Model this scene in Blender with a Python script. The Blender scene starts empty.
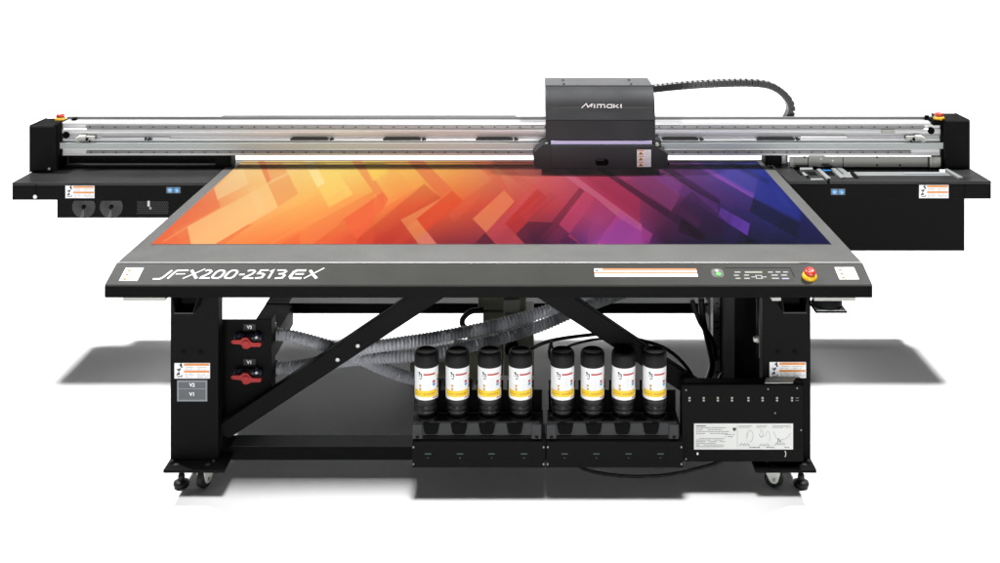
import bpy, math, random
from mathutils import Vector, Matrix
random.seed(7)
sc = bpy.context.scene
COL = sc.collection
F = 1105.0; VX = 526.0; VY = -97.0; H = 2.107      # survey of the photograph: focal length, vanishing point, eye height
def X(px, d): return (px - VX) / F * d
def Z(py, d): return H - (py - VY) / F * d

# ------------------------------------------------------------------ materials
def mat(name, col, rough=.5, metal=0., spec=.5, bump=0., bscale=200., var=0., coat=0., emit=None, aniso=0.):
    m = bpy.data.materials.new(name); m.use_nodes = True
    nt = m.node_tree; b = nt.nodes['Principled BSDF']
    c = (*col, 1) if len(col) == 3 else col
    b.inputs['Base Color'].default_value = c
    b.inputs['Roughness'].default_value = rough
    b.inputs['Metallic'].default_value = metal
    b.inputs['Specular IOR Level'].default_value = spec
    b.inputs['Coat Weight'].default_value = coat
    b.inputs['Anisotropic'].default_value = aniso
    if emit:
        b.inputs['Emission Color'].default_value = (*emit[0], 1); b.inputs['Emission Strength'].default_value = emit[1]
    tc = nt.nodes.new('ShaderNodeTexCoord')
    if var:
        n = nt.nodes.new('ShaderNodeTexNoise'); n.inputs['Scale'].default_value = 6; n.inputs['Detail'].default_value = 6
        nt.links.new(tc.outputs['Object'], n.inputs['Vector'])
        r = nt.nodes.new('ShaderNodeMapRange')
        r.inputs['From Min'].default_value = .3; r.inputs['From Max'].default_value = .7
        r.inputs['To Min'].default_value = 1 - var; r.inputs['To Max'].default_value = 1 + var
        nt.links.new(n.outputs['Fac'], r.inputs['Value'])
        mx = nt.nodes.new('ShaderNodeVectorMath'); mx.operation = 'SCALE'
        mx.inputs[0].default_value = c[:3]
        nt.links.new(r.outputs['Result'], mx.inputs['Scale'])
        nt.links.new(mx.outputs['Vector'], b.inputs['Base Color'])
        r2 = nt.nodes.new('ShaderNodeMapRange')
        r2.inputs['From Min'].default_value = .3; r2.inputs['From Max'].default_value = .7
        r2.inputs['To Min'].default_value = max(rough - .06, .05); r2.inputs['To Max'].default_value = rough + .06
        nt.links.new(n.outputs['Fac'], r2.inputs['Value']); nt.links.new(r2.outputs['Result'], b.inputs['Roughness'])
    if bump:
        n2 = nt.nodes.new('ShaderNodeTexNoise'); n2.inputs['Scale'].default_value = bscale; n2.inputs['Detail'].default_value = 3
        nt.links.new(tc.outputs['Object'], n2.inputs['Vector'])
        bp = nt.nodes.new('ShaderNodeBump'); bp.inputs['Strength'].default_value = bump; bp.inputs['Distance'].default_value = .001
        nt.links.new(n2.outputs['Fac'], bp.inputs['Height']); nt.links.new(bp.outputs['Normal'], b.inputs['Normal'])
    return m

def brushed(name, col, rough=.3, streak=.25, axis='X', metal=1.0):
    """metal whose grain runs along one axis"""
    m = mat(name, col, rough, metal)
    nt = m.node_tree; b = nt.nodes['Principled BSDF']
    tc = nt.nodes.new('ShaderNodeTexCoord'); mp = nt.nodes.new('ShaderNodeMapping')
    mp.inputs['Scale'].default_value = (1.2, 60, 260) if axis == 'X' else (260, 60, 1.2)
    n = nt.nodes.new('ShaderNodeTexNoise'); n.inputs['Scale'].default_value = 1.0; n.inputs['Detail'].default_value = 5
    nt.links.new(tc.outputs['Object'], mp.inputs['Vector']); nt.links.new(mp.outputs['Vector'], n.inputs['Vector'])
    r = nt.nodes.new('ShaderNodeMapRange'); r.inputs['To Min'].default_value = 1 - streak; r.inputs['To Max'].default_value = 1 + streak * .5
    r.inputs['From Min'].default_value = .3; r.inputs['From Max'].default_value = .7
    nt.links.new(n.outputs['Fac'], r.inputs['Value'])
    mx = nt.nodes.new('ShaderNodeVectorMath'); mx.operation = 'SCALE'; mx.inputs[0].default_value = col
    nt.links.new(r.outputs['Result'], mx.inputs['Scale']); nt.links.new(mx.outputs['Vector'], b.inputs['Base Color'])
    r2 = nt.nodes.new('ShaderNodeMapRange'); r2.inputs['To Min'].default_value = rough - .08; r2.inputs['To Max'].default_value = rough + .12
    nt.links.new(n.outputs['Fac'], r2.inputs['Value']); nt.links.new(r2.outputs['Result'], b.inputs['Roughness'])
    return m

M = dict(
    black=mat('black_powder_coat', (.005, .005, .005), .6, spec=.05, bump=.25, bscale=700, var=.12),
    shelf_lit=mat('black_coat_lit', (.014, .014, .014), .42, spec=.22, bump=.25, bscale=700, var=.12),  # lighter copy of the black coat, painting light on the shelf tops
    deep=mat('deep_black', (.003, .003, .003), .7, spec=.04),
    fascia=mat('charcoal_powder_coat', (.021, .021, .019), .5, spec=.15, bump=.25, bscale=800, var=.06),
    lip_shade=mat('charcoal_coat_shaded', (.004, .004, .004), .6, spec=.03, bump=.25, bscale=800, var=.06),  # darker copy of the fascia coat; the lip's shade is in the colour
    bedgrey=mat('bed_anodised', (.080, .080, .077), .42, spec=.3, bump=.15, bscale=900, var=.05),
    edge=mat('bright_edge', (.42, .42, .41), .4),
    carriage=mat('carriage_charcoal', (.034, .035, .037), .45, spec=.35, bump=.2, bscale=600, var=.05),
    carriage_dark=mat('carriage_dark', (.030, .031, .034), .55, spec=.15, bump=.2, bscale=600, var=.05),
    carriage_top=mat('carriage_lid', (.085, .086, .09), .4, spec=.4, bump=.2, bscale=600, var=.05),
    lavender=mat('lavender_trim', (.50, .43, .70), .4, spec=.4),
    alu=brushed('aluminium_extrusion', (.62, .62, .63), .34, .34, metal=.25),  # strong streak paints long light and dark reflections into the colour, besides grain
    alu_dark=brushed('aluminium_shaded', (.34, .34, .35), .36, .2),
    steel=brushed('guide_rail_steel', (.17, .17, .17), .42, .25, metal=.6),
    bolt=mat('zinc_bolt', (.36, .36, .35), .4, metal=.6),
    screw=mat('white_screw', (.75, .75, .72), .4),
    castsilver=mat('cast_bracket', (.40, .40, .37), .5, var=.1),
    belt=mat('pale_cover_strip', (.42, .46, .45), .35, spec=.4, var=.03),
    panelgrey=mat('grey_sheet_metal', (.34, .34, .32), .5, spec=.3, var=.08),
    palegrey=mat('pale_sheet_metal', (.50, .52, .51), .45, var=.05),
    red=mat('emergency_red', (.42, .022, .010), .35, coat=.3),
    yellow=mat('emergency_yellow', (.60, .34, .006), .4),
    valvered=mat('valve_red', (.30, .008, .008), .45, spec=.25),
    valveblue=mat('valve_body', (.022, .028, .045), .35),
    hose=mat('grey_hose', (.30, .305, .33), .55, spec=.3, var=.12),
    rubber=mat('rubber', (.012, .012, .012), .55, spec=.3),
    cable=mat('cable_black', (.008, .008, .008), .45, spec=.3),
    chain=mat('chain_plastic', (.018, .018, .019), .4, spec=.4),
    chainglint=mat('chain_highlight', (.26, .26, .26), .4),  # paler ridges stand in for highlights along the chain's top
    olive=mat('blower_olive', (.22, .22, .165), .5, spec=.3, bump=.3, bscale=300, var=.2),
    castergrey=mat('caster_zinc', (.72, .76, .70), .45, metal=.0, var=.1),
    white=mat('label_white', (.80, .80, .81), .5, spec=.3),
    offwhite=mat('label_grey_white', (.62, .63, .61), .5, spec=.3),
    orange=mat('label_orange', (.72, .26, .06), .5),
    paleorange=mat('label_pale_orange', (.42, .12, .05), .5),
    ink=mat('label_ink', (.03, .03, .03), .6),
    softink=mat('label_small_print', (.42, .42, .41), .6),
    midink=mat('label_print', (.20, .20, .20), .6),
    wyellow=mat('label_yellow', (.62, .27, .01), .5),
    bandyellow=mat('band_yellow', (.84, .56, .008), .5),
    brown=mat('label_brown_print', (.50, .27, .02), .6),
    lred=mat('label_red', (.46, .03, .028), .5),
    lblue=mat('label_blue', (.03, .28, .62), .5),
    letter=mat('lettering_white', (.80, .80, .79), .4),
    slate=mat('slate_plate', (.065, .075, .085), .4),
    slateline=mat('slate_line', (.20, .22, .23), .4),
    ductgrey=mat('duct_grey', (.15, .15, .15), .5, spec=.2, var=.1),
    traygrey=mat('tray_sheet_metal', (.17, .178, .174), .42, var=.08),
    toprail=mat('top_rail_grey', (.13, .13, .13), .4, spec=.4, var=.1),
    topyellow=mat('label_amber', (.36, .13, .004), .5),
    lettertop=mat('lettering_silver_white', (.40, .40, .40), .4),
    fanmesh=mat('fan_mesh', (.035, .035, .035), .4, spec=.3),
    led=mat('led_green', (.022, .055, .042), .4, emit=((.15, .6, .4), .004)),
    ledpale=mat('indicator_lens', (.30, .30, .26), .4),
    green=mat('start_green', (.07, .26, .06), .4),
    key=mat('key_pale', (.19, .19, .18), .5),
    keylilac=mat('key_lilac', (.19, .17, .26), .5),
    lcd=mat('display_glass', (.19, .19, .15), .35),
    bottle=mat('bottle_black', (.006, .006, .006), .35, spec=.25),
    cap=mat('bottle_cap_black', (.005, .005, .005), .5, spec=.14, bump=.2, bscale=500),
    bottlelabel=mat('bottle_label', (.80, .81, .82), .45, spec=.35),
    rackgrey=mat('rack_grey', (.028, .029, .030), .5, spec=.2),
    blueslide=mat('blue_slide', (.02, .12, .30), .4),
    fan=mat('fan_blade', (.018, .018, .018), .4, spec=.4),
)

# ------------------------------------------------------------------ mesh builder
class MB:
    def __init__(s): s.v = []; s.f = []; s.m = []; s.s = []; s.mats = []
    def mi(s, m):
        if m not in s.mats: s.mats.append(m)
        return s.mats.index(m)
    def face(s, pts, m, smooth=False):
        i = len(s.v); s.v += [tuple(p) for p in pts]; s.f.append(tuple(range(i, i + len(pts)))); s.m.append(s.mi(m)); s.s.append(smooth)
    def idx(s, vs, fs, m, smooth=False):
        i = len(s.v); s.v += [tuple(p) for p in vs]; k = s.mi(m)
        for f in fs: s.f.append(tuple(i + a for a in f)); s.m.append(k); s.s.append(smooth)
    def box(s, x0, x1, y0, y1, z0, z1, m):
        vs = [(x, y, z) for x in (x0, x1) for y in (y0, y1) for z in (z0, z1)]
        s.idx(vs, [(0,1,3,2),(4,6,7,5),(0,4,5,1),(2,3,7,6),(0,2,6,4),(1,5,7,3)], m); return s
    def prism(s, prof, axis, a0, a1, m, smooth=False):
        """closed 2-D profile swept along one axis; profile holds the other two coordinates in order"""
        def p(u, v, a): return {'X': (a, u, v), 'Y': (u, a, v), 'Z': (u, v, a)}[axis]
        n = len(prof); vs = [p(u, v, a0) for u, v in prof] + [p(u, v, a1) for u, v in prof]
        i = len(s.v); s.v += vs; k = s.mi(m)
        for j in range(n):
            s.f.append((i + j, i + (j + 1) % n, i + n + (j + 1) % n, i + n + j)); s.m.append(k); s.s.append(smooth)
        s.f.append(tuple(i + j for j in range(n))); s.m.append(k); s.s.append(False)
        s.f.append(tuple(i + n + j for j in reversed(range(n)))); s.m.append(k); s.s.append(False)
        return s
    def tube(s, path, r, m, n=12, smooth=True, caps=True):
        path = [Vector(p) for p in path]; N = len(path); rf = r if callable(r) else (lambda i: r)
        vs = []; up = None
        for i, p in enumerate(path):
            t = (path[min(i + 1, N - 1)] - path[max(i - 1, 0)]).normalized()
            if up is None:
                up = Vector((0, 0, 1)) if abs(t.z) < .9 else Vector((0, 1, 0))
            a = (up - t * up.dot(t)).normalized(); up = a; b = t.cross(a)
            for k in range(n):
                q = 2 * math.pi * k / n; vs.append(p + (a * math.cos(q) + b * math.sin(q)) * rf(i))
        fs = [(i*n+k, i*n+(k+1) % n, (i+1)*n+(k+1) % n, (i+1)*n+k) for i in range(N-1) for k in range(n)]
        j = len(s.v); s.idx(vs, fs, m, smooth)
        if caps:
            k = s.mi(m)
            s.f.append(tuple(j + a for a in reversed(range(n)))); s.m.append(k); s.s.append(False)
            s.f.append(tuple(j + (N-1)*n + a for a in range(n))); s.m.append(k); s.s.append(False)
        return s
    def cyl(s, p0, p1, r, m, n=24, r1=None):
        r1 = r if r1 is None else r1
        return s.tube([p0, p1], lambda i: (r, r1)[i], m, n)
    def lathe(s, c, prof, m, n=32, smooth=True, close=True):
        vs = [(c[0] + r * math.cos(2*math.pi*k/n), c[1] + r * math.sin(2*math.pi*k/n), c[2] + z) for r, z in prof for k in range(n)]
        fs = [(i*n+k, i*n+(k+1) % n, (i+1)*n+(k+1) % n, (i+1)*n+k) for i in range(len(prof)-1) for k in range(n)]
        if close: fs += [tuple(reversed(range(n))), tuple((len(prof)-1)*n + k for k in range(n))]
        s.idx(vs, fs, m, smooth); return s
    def build(s, name, parent=None, bevel=0., label=None, seg=2):
        me = bpy.data.meshes.new(name)
        off = Vector((0, 0, 0)); q = parent
        while q is not None: off += q.location; q = q.parent
        me.from_pydata([(Vector(v) - off)[:] for v in s.v], [], s.f)
        for m in s.mats: me.materials.append(m)
        me.polygons.foreach_set('material_index', s.m); me.polygons.foreach_set('use_smooth', s.s)
        me.update(); me.validate()
        o = bpy.data.objects.new(name, me); COL.objects.link(o)
        if parent: o.parent = parent
        if bevel:
            b = o.modifiers.new('bevel', 'BEVEL'); b.width = bevel; b.segments = seg; b.limit_method = 'ANGLE'; b.angle_limit = math.radians(40)
        if label: o['label'] = label
        return o

def thing(name, loc, label, cat, group=None):
    o = bpy.data.objects.new(name, None); COL.objects.link(o); o.location = loc; o.empty_display_size = .1
    o['label'] = label; o['category'] = cat
    if group: o['group'] = group
    return o

# planes on which stickers and lettering lie
class PL:
    def __init__(s, o, u, v): s.o = Vector(o); s.u = Vector(u).normalized(); s.v = Vector(v).normalized(); s.n = s.u.cross(s.v)
    def p(s, a, b, h=0): return s.o + s.u*a + s.v*b + s.n*h
    def hit(s, px, py):
        r = Vector(((px-VX)/F, 1, -(py-VY)/F)); e = Vector((0, 0, H)); t = (s.o-e).dot(s.n)/r.dot(s.n); q = e + r*t - s.o
        return q.dot(s.u), q.dot(s.v)
def front(y): return PL((0, y, 0), (1, 0, 0), (0, 0, 1))
def rect(mb, pl, u0, u1, v0, v1, m, h): mb.face([pl.p(u0, v0, h), pl.p(u1, v0, h), pl.p(u1, v1, h), pl.p(u0, v1, h)], m)
def poly(mb, pl, pts, m, h): mb.face([pl.p(u, v, h) for u, v in pts], m)
def plate(mb, pl, u0, u1, v0, v1, m, h=.0012):
    """thin sticker body with real thickness"""
    a = [pl.p(u0, v0, .0002), pl.p(u1, v0, .0002), pl.p(u1, v1, .0002), pl.p(u0, v1, .0002)]
    b = [pl.p(u0, v0, h), pl.p(u1, v0, h), pl.p(u1, v1, h), pl.p(u0, v1, h)]
    mb.idx(a + b, [(3,2,1,0),(4,5,6,7),(0,1,5,4),(1,2,6,5),(2,3,7,6),(3,0,4,7)], m)
def stroke(mb, pl, pts, w, m, h, closed=False):
    """mitred line of width w in the plane"""
    P = [Vector(p) for p in pts]; n = len(P); L = []; R = []
    for i in range(n):
        a = P[i-1] if (i > 0 or closed) else None; b = P[(i+1) % n] if (i < n-1 or closed) else None
        d1 = (P[i]-a).normalized() if a is not None else (b-P[i]).normalized()
        d2 = (b-P[i]).normalized() if b is not None else d1
        n1 = Vector((-d1.y, d1.x)); n2 = Vector((-d2.y, d2.x)); k = (n1+n2)
        k = k.normalized() if k.length > 1e-6 else n1
        s = w/2/max(k.dot(n1), .45)
        L.append(P[i]+k*s); R.append(P[i]-k*s)
    for i in range(n if closed else n-1):
        j = (i+1) % n
        mb.face([pl.p(*R[i], h), pl.p(*R[j], h), pl.p(*L[j], h), pl.p(*L[i], h)], m)
def smallprint(mb, pl, u0, u1, v0, v1, rows, m, h, seed=1, fill=.8):
    """rows of broken dashes, as print too small to read"""
    rn = random.Random(seed); dv = (v1-v0)/rows
    for r in range(rows):
        b = v1 - dv*(r+1) + dv*.3; u = u0; end = u1 - (u1-u0)*rn.random()*.35
        while u < end:
            w = (u1-u0)*rn.uniform(.04, .13)
            if rn.random() < fill: rect(mb, pl, u, min(u+w, end), b, b+dv*.38, m, h)
            u += w + (u1-u0)*.015
def text(mb, pl, s, u, v, size, m, h, shear=0., sx=1., bold=0., center=False):
    cu = bpy.data.curves.new('t', 'FONT'); cu.body = s; cu.size = size; cu.offset = bold; cu.resolution_u = 3
    if center: cu.align_x = 'CENTER'
    o = bpy.data.objects.new('t', cu); COL.objects.link(o)
    dg = bpy.context.evaluated_depsgraph_get(); me = bpy.data.meshes.new_from_object(o.evaluated_get(dg))
    vs = [pl.p(u + (p.co.x + p.co.y*shear)*sx, v + p.co.y, h) for p in me.vertices]
    mb.idx(vs, [tuple(p.vertices) for p in me.polygons], m)
    bpy.data.objects.remove(o); bpy.data.curves.remove(cu); bpy.data.meshes.remove(me)

def caution_label(parent, pl, u0, u1, v0, v1, wide=False, name='warning_label'):
    """white sticker, pictograms on the left, two orange heading bands over small print"""
    mb = MB(); plate(mb, pl, u0, u1, v0, v1, M['white']); W = u1-u0; Hh = v1-v0; U = lambda a: u0+W*a; V = lambda b: v0+Hh*b
    h = .0016; s = .27
    rect(mb, pl, U(s), U(.98), V(.82), V(.97), M['orange'], h); rect(mb, pl, U(s), U(.98), V(.38), V(.52), M['orange'], h)
    h2 = .0020
    for k, (a, b) in enumerate(((.36, .56), (.64, .95))):
        smallprint(mb, pl, U(a), U(b), V(.84), V(.95), 1, M['brown'], h2, 3+k); smallprint(mb, pl, U(a), U(b), V(.40), V(.50), 1, M['brown'], h2, 5+k)
    for k, (a, b) in enumerate(((.30, .60), (.64, .97))):
        smallprint(mb, pl, U(a), U(b), V(.56), V(.78), 2, M['softink'], h, 11+k); smallprint(mb, pl, U(a), U(b), V(.06), V(.34), 3, M['softink'], h, 21+k)
    # hand-hazard pictograms
    stroke(mb, pl, [(U(.08), V(.62)), (U(.13), V(.52)), (U(.17), V(.66))], W*.045, M['ink'], h)
    stroke(mb, pl, [(U(.15), V(.82)), (U(.19), V(.92)), (U(.21), V(.70))], W*.045, M['ink'], h2)
    stroke(mb, pl, [(U(.07), V(.22)), (U(.12), V(.36)), (U(.15), V(.25))], W*.045, M['ink'], h)
    stroke(mb, pl, [(U(.08), V(.13)), (U(.21), V(.13)), (U(.22), V(.24))], W*.03, M['midink'], h2)
    return mb.build(name, parent)

def triangle_label(parent, pl, u0, u1, v0, v1, n=3, amber='wyellow'):
    """white sticker with a column of yellow warning triangles"""
    mb = MB(); plate(mb, pl, u0, u1, v0, v1, M['white']); W = u1-u0; Hh = v1-v0; h = .0016
    cw = min(W*.42, Hh/n*1.1)
    for k in range(n):
        b = v0 + Hh*(k+.12)/n; t = v0 + Hh*(k+.72)/n
        poly(mb, pl, [(u0+W*.06, b), (u0+W*.06+cw, b), (u0+W*.06+cw/2, t)], M[amber], h)
        rect(mb, pl, u0+W*.06+cw*.40, u0+W*.06+cw*.60, b+Hh*.06/n, b+Hh*.36/n, M['ink'], .002)
        rect(mb, pl, u0+W*.06, u0+W*.06+cw, t+Hh*.03/n, t+Hh*.19/n, M['orange'], h)
        smallprint(mb, pl, u0+W*.14+cw, u0+W*.94, b, t+Hh*.1/n, 3, M['offwhite'], h, 31+k)
    return mb.build('warning_label', parent)

# ------------------------------------------------------------------ studio
floor = MB(); g = M['floor'] = mat('white_studio_floor', (.86, .86, .86), .7, spec=.15, var=.01)
prof = [(-6, 0), (8.2, 0)] + [(8.2 + 1.6*math.sin(a), 1.6 - 1.6*math.cos(a)) for a in [math.pi/2*k/16 for k in range(1, 17)]] + [(9.8, 1.9)]
for i in range(len(prof)-1):
    (a, b), (c, d) = prof[i], prof[i+1]
    floor.idx([(-11, a, b), (11, a, b), (11, c, d), (-11, c, d)], [(0, 1, 2, 3)], g, True)
fo = floor.build('floor'); fo['kind'] = 'structure'

w = bpy.data.worlds.new('World'); sc.world = w; w.use_nodes = True
w.node_tree.nodes['Background'].inputs['Color'].default_value = (1, 1, 1, 1); w.node_tree.nodes['Background'].inputs['Strength'].default_value = .045
def lamp(name, kind, loc, target, power, **kw):
    l = bpy.data.lights.new(name, kind); l.energy = power
    for k, v in kw.items(): setattr(l, k, v)
    o = bpy.data.objects.new(name, l); COL.objects.link(o); o.location = loc
    o.rotation_euler = (Vector(target)-Vector(loc)).to_track_quat('-Z', 'Y').to_euler(); return o
lamp('key_lamp', 'AREA', (-4.25, 6.0, 7.0), (-.1, 4.6, .4), 1000, shape='DISK', size=.6)
lamp('key_lamp', 'AREA', (4.0, 6.0, 7.0), (-.1, 4.6, .4), 1000, shape='DISK', size=.6)
lamp('front_fill_spot', 'SPOT', (-.13, 1.75, 7.2), (-.13, 3.62, 0), 3000, spot_size=math.radians(29), spot_blend=.75, shadow_soft_size=.75)  # added spot; whitens the floor below the front edge
lamp('low_front_fill', 'AREA', (-.1, -1.6, .42), (-.1, 4.0, .76), 7.5, shape='RECTANGLE', size=5.4, size_y=.5, spread=math.radians(17))  # added fill for upright faces, kept low so floor shade stays dark
lamp('high_front_fill', 'AREA', (-.1, -1.6, 1.08), (-.1, 5.2, 1.0), 3.0, shape='RECTANGLE', size=5.6, size_y=.4, spread=math.radians(11))  # added narrow fill that brightens the gantry and rear panel
lamp('backdrop_fill', 'AREA', (-3.6, 6.6, 5.6), (-3.0, 9.8, 1.0), 60, shape='RECTANGLE', size=4, size_y=.6)  # this pair is added out of view to whiten the backdrop
lamp('backdrop_fill', 'AREA', (3.6, 6.6, 5.6), (3.0, 9.8, 1.0), 60, shape='RECTANGLE', size=4, size_y=.6)

# ------------------------------------------------------------------ printer
CX = -.127
printer = thing('flatbed_printer', (CX, 4.5, 0), 'huge black flatbed printer with aluminium beam and charcoal print carriage on four legs', 'printer')
XL, XR = -1.428, 1.174

# bed
bed = MB(); bed.prism([(3.860, .768), (3.860, .8475), (5.415, .8475), (5.415, .768)], 'X', XL+.012, XR-.012, M['black'])
bed = bed.build('print_bed', printer)
tp = MB(); tp.box(XL, XR, 3.858, 5.415, .8478, .8512, M['bedgrey']); tp.build('bed_frame', bed, .0012)
fp = MB(); fp.prism([(3.752, .7685), (3.746, .774), (3.746, .806), (3.7485, .812), (3.8565, .8495), (3.8565, .7685)], 'X', XL, XR, M['fascia'])
fp = fp.build('front_panel', printer, .0015)
lp = MB(); lp.box(XL+.001, XR-.001, 3.7445, 3.7458, .7695, .8065, M['lip_shade']); lp.build('panel_edge_shade', fp)  # thin sheet added to darken the panel's shaded front face
e = MB(); e.box(XL+.001, XR-.001, 3.8558, 3.8592, .8500, .8530, M['edge']); e.build('edge_trim', fp)
fpl = PL((0, 3.7485, .812), (1, 0, 0), (0, .108, .0375))
def fh(px, py): return fpl.hit(px, py)

# model lettering: centre lines of the strokes, as surveyed (tenths of a picture unit from two origins)
lt = MB(); n_ = 0
TH, MD, TN = .0106, .0082, .0054
def LS(ox, pts, w_, closed=False):
    global n_
    n_ += 1
    stroke(lt, fpl, [fh(ox + a/10, 258 + b/10) for a, b in pts], w_, M['lettertop'], .0008 + .00012*(n_ % 7), closed)
LS(145, [(78,212),(150,210),(180,196),(272,124)], MD)
LS(145, [(226,209),(290,150),(322,128),(436,125)], MD); LS(145, [(308,163),(402,161)], TN)
LS(145, [(378,208),(603,112)], TN); LS(145, [(466,123),(488,162),(514,208)], TH)
LS(145, [(606,134),(628,125),(656,126),(664,138),(640,160),(566,193),(556,203),(648,204)], MD)
for dx in (0, 127): LS(145, [(685+dx,202),(727+dx,203),(757+dx,190),(794+dx,150),(796+dx,134),(780+dx,126),(745+dx,127),(715+dx,142),(678+dx,180),(674+dx,195)], MD, True)
LS(235, [(42,168),(96,167)], MD)
LS(235, [(128,134),(150,126),(190,126),(200,138),(176,160),(102,193),(90,203),(182,204)], MD)
LS(235, [(338,125),(262,126),(232,158),(278,159),(292,168),(268,198),(200,204)], MD)
LS(235, [(352,138),(384,126),(334,207)], MD)
LS(235, [(424,126),(500,126),(512,138),(480,160),(436,162)], MD); LS(235, [(482,163),(496,176),(472,199),(398,204)], MD)
LS(235, [(712,126),(620,126),(592,140),(552,186),(560,203),(664,204)], TH); LS(235, [(604,163),(690,161)], MD)
LS(235, [(688,207),(893,102)], TN); LS(235, [(752,124),(778,164),(816,207)], TH)
lt.build('model_lettering', fp)

def fr(px0, px1, py0, py1):
    a = fh(px0, (py0+py1)/2)[0]; b = fh(px1, (py0+py1)/2)[0]; return a, b, fh(px0, py1)[1], fh(px0, py0)[1]
triangle_label(fp, fpl, *fr(122.5, 140.5, 268, 281), amber='topyellow')
triangle_label(fp, fpl, *fr(837, 856.5, 267.5, 279.5), amber='topyellow')
# long notice label
mb = MB(); a = fr(594.5, 697, 268.8, 276.8); plate(mb, fpl, *a, M['white'])
U = lambda t: a[0]+(a[1]-a[0])*t; V = lambda t: a[2]+(a[3]-a[2])*t
rect(mb, fpl, U(.08), U(1), V(.74), V(.995), M['paleorange'], .0016); rect(mb, fpl, U(0), U(1), V(.34), V(.56), M['paleorange'], .0016)
rect(mb, fpl, U(.012), U(.04), V(.62), V(.86), M['ink'], .0016); rect(mb, fpl, U(.045), U(.065), V(.62), V(.70), M['ink'], .0016)
for k, (p, q, r, s_) in enumerate(((.08, .4, .58, .78), (.55, .95, .58, .78), (.05, .5, .06, .34), (.53, .95, .06, .34))):
    smallprint(mb, fpl, U(p), U(q), V(r), V(s_), 2, M['midink'], .0016, 50+k, .7)
for k, (p, q) in enumerate(((.2, .38), (.7, .86))): smallprint(mb, fpl, U(p), U(q), V(.40), V(.52), 1, M['orange'], .002, 60+k)
mb.build('notice_label', fp)
# start button plate
mb = MB(); cu, cv = fh(717.5, 273.2)
ring = [(cu + .021*math.copysign(abs(math.cos(t))**.7, math.cos(t)), cv + .0235*math.copysign(abs(math.sin(t))**.7, math.sin(t))) for t in [2*math.pi*k/28 for k in range(28)]]
poly(mb, fpl, ring, M['bedgrey'], .0008)
sb = mb.build('button_plate', fp)
for (dx, dy, r, m, nm) in ((-.001, .009, .0085, M['key'], 'button'), (.002, -.008, .0105, M['green'], 'button')):
    b = MB(); c0 = fpl.p(cu+dx, cv+dy, .0005); c1 = fpl.p(cu+dx, cv+dy, .004); b.cyl(c0, c1, r, m, 20, r*.9)
    b.build(nm, sb if False else fp, label='small pale round button' if m is M['key'] else 'small green start button')
# keypad
kp = MB(); a = fr(727.5, 792.5, 268.0, 280.8)
stroke(kp, fpl, [(a[0]-.004, a[3]), (a[1], a[3]), (a[1]+.004, a[2]+.02)], .0022, M['deep'], .0006)
rect(kp, fpl, a[0], a[1], a[2], a[3]-.002, M['fascia'], .0005)
keys = [(737.5,272.4,6),(777,272.4,0),(770.5,272.4,5),(778,272.3,5),(785.5,272.3,5),(736.5,275.6,5),(746.5,275.4,5),(774.5,275.4,6.5),(784,275.4,6),(738,278.6,5),(747,278.6,5.5),(775.5,278.6,7)]
for px, py, wd in keys:
    if wd: u, v = fh(px, py); rect(kp, fpl, u-wd*.0017, u+wd*.0017, v-.0030, v+.0030, M['key'], .0012)
u, v = fh(785.5, 278.8); rect(kp, fpl, u-.012, u+.012, v-.0035, v+.0035, M['keylilac'], .0012)
u, v = fh(753.5, 272.4); rect(kp, fpl, u-.030, u+.030, v-.0042, v+.0042, M['lcd'], .0012)
u, v = fh(759, 277.2); stroke(kp, fpl, [(u-.010, v-.008), (u+.010, v-.008), (u+.010, v+.008), (u-.010, v+.008)], .004, M['key'], .0012, closed=True)
rect(kp, fpl, u-.026, u-.014, v-.0025, v+.0025, M['key'], .0012); rect(kp, fpl, u+.014, u+.026, v-.0025, v+.0025, M['key'], .0012)
kp.build('control_keypad', fp)
for px in (876, 114): pass

def estop(c, r, lab, tilt=None):
    n = Vector(tilt or (0, 0, 1)).normalized(); c = Vector(c)
    b = MB(); b.tube([c, c+n*r*.18, c+n*r*.62, c+n*r*.70], lambda i: r*(1.26, 1.26, 1.08, .86)[i], M['yellow'], 28)
    b = b.build('emergency_button', printer, label=lab)
    t = MB(); t.tube([c+n*r*q for q in (.70, .78, .95, 1.2, 1.42, 1.5)], lambda i: r*(.72, .90, .97, .93, .78, .35)[i], M['red'], 28)
    t.build('push_cap', b)
u, v = fh(809.5, 277.0); estop(fpl.p(u, v, 0), .0205, 'large red emergency stop button on yellow ring, on the front panel', fpl.n)

# --- legs
def leg(x0, x1, y0, y1, rear=False):
    m = MB(); m.box(x0, x1, y0, y1, .111, .767, M['black'])
    return m.build('leg', printer, .003)
LX = (-1.273, -1.101); RX = (.847, 1.019)
legs = {}
for nm, (a, b) in (('L', LX), ('R', RX)):
    for y0, y1, fr_ in ((3.955, 4.012, 1), (4.50, 4.60, 0)):
        if not fr_: a, b = ((-1.40, -1.275) if nm == 'L' else (1.022, 1.147))
        l = leg(a, b, y0, y1); legs[nm, fr_] = l
        pm = MB(); ex0, ex1 = (a-.004, b+.038) if nm == 'L' else (a-.038, b+.004)
        if not fr_: ex0, ex1 = a, b
        pm.box(ex0, ex1, y0-.065 if fr_ else y0-.01, y0+.19 if fr_ else y1+.01, .0995, .1105, M['black']); pm.build('base_plate', l, .0015)
        if not fr_: continue
        for s_ in (a+.03, b-.03): hb = MB(); hb.cyl((s_, y0-.03, .1106), (s_, y0-.03, .1125), .009, M['rackgrey'], 16); hb.build('bolt_cap', l)
        for s_ in (a+.012, b-.012): hb = MB(); hb.cyl((s_, y0-.018, .1106), (s_, y0-.018, .122), .005, M['rackgrey'], 6); hb.build('anchor_bolt', l)
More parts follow.
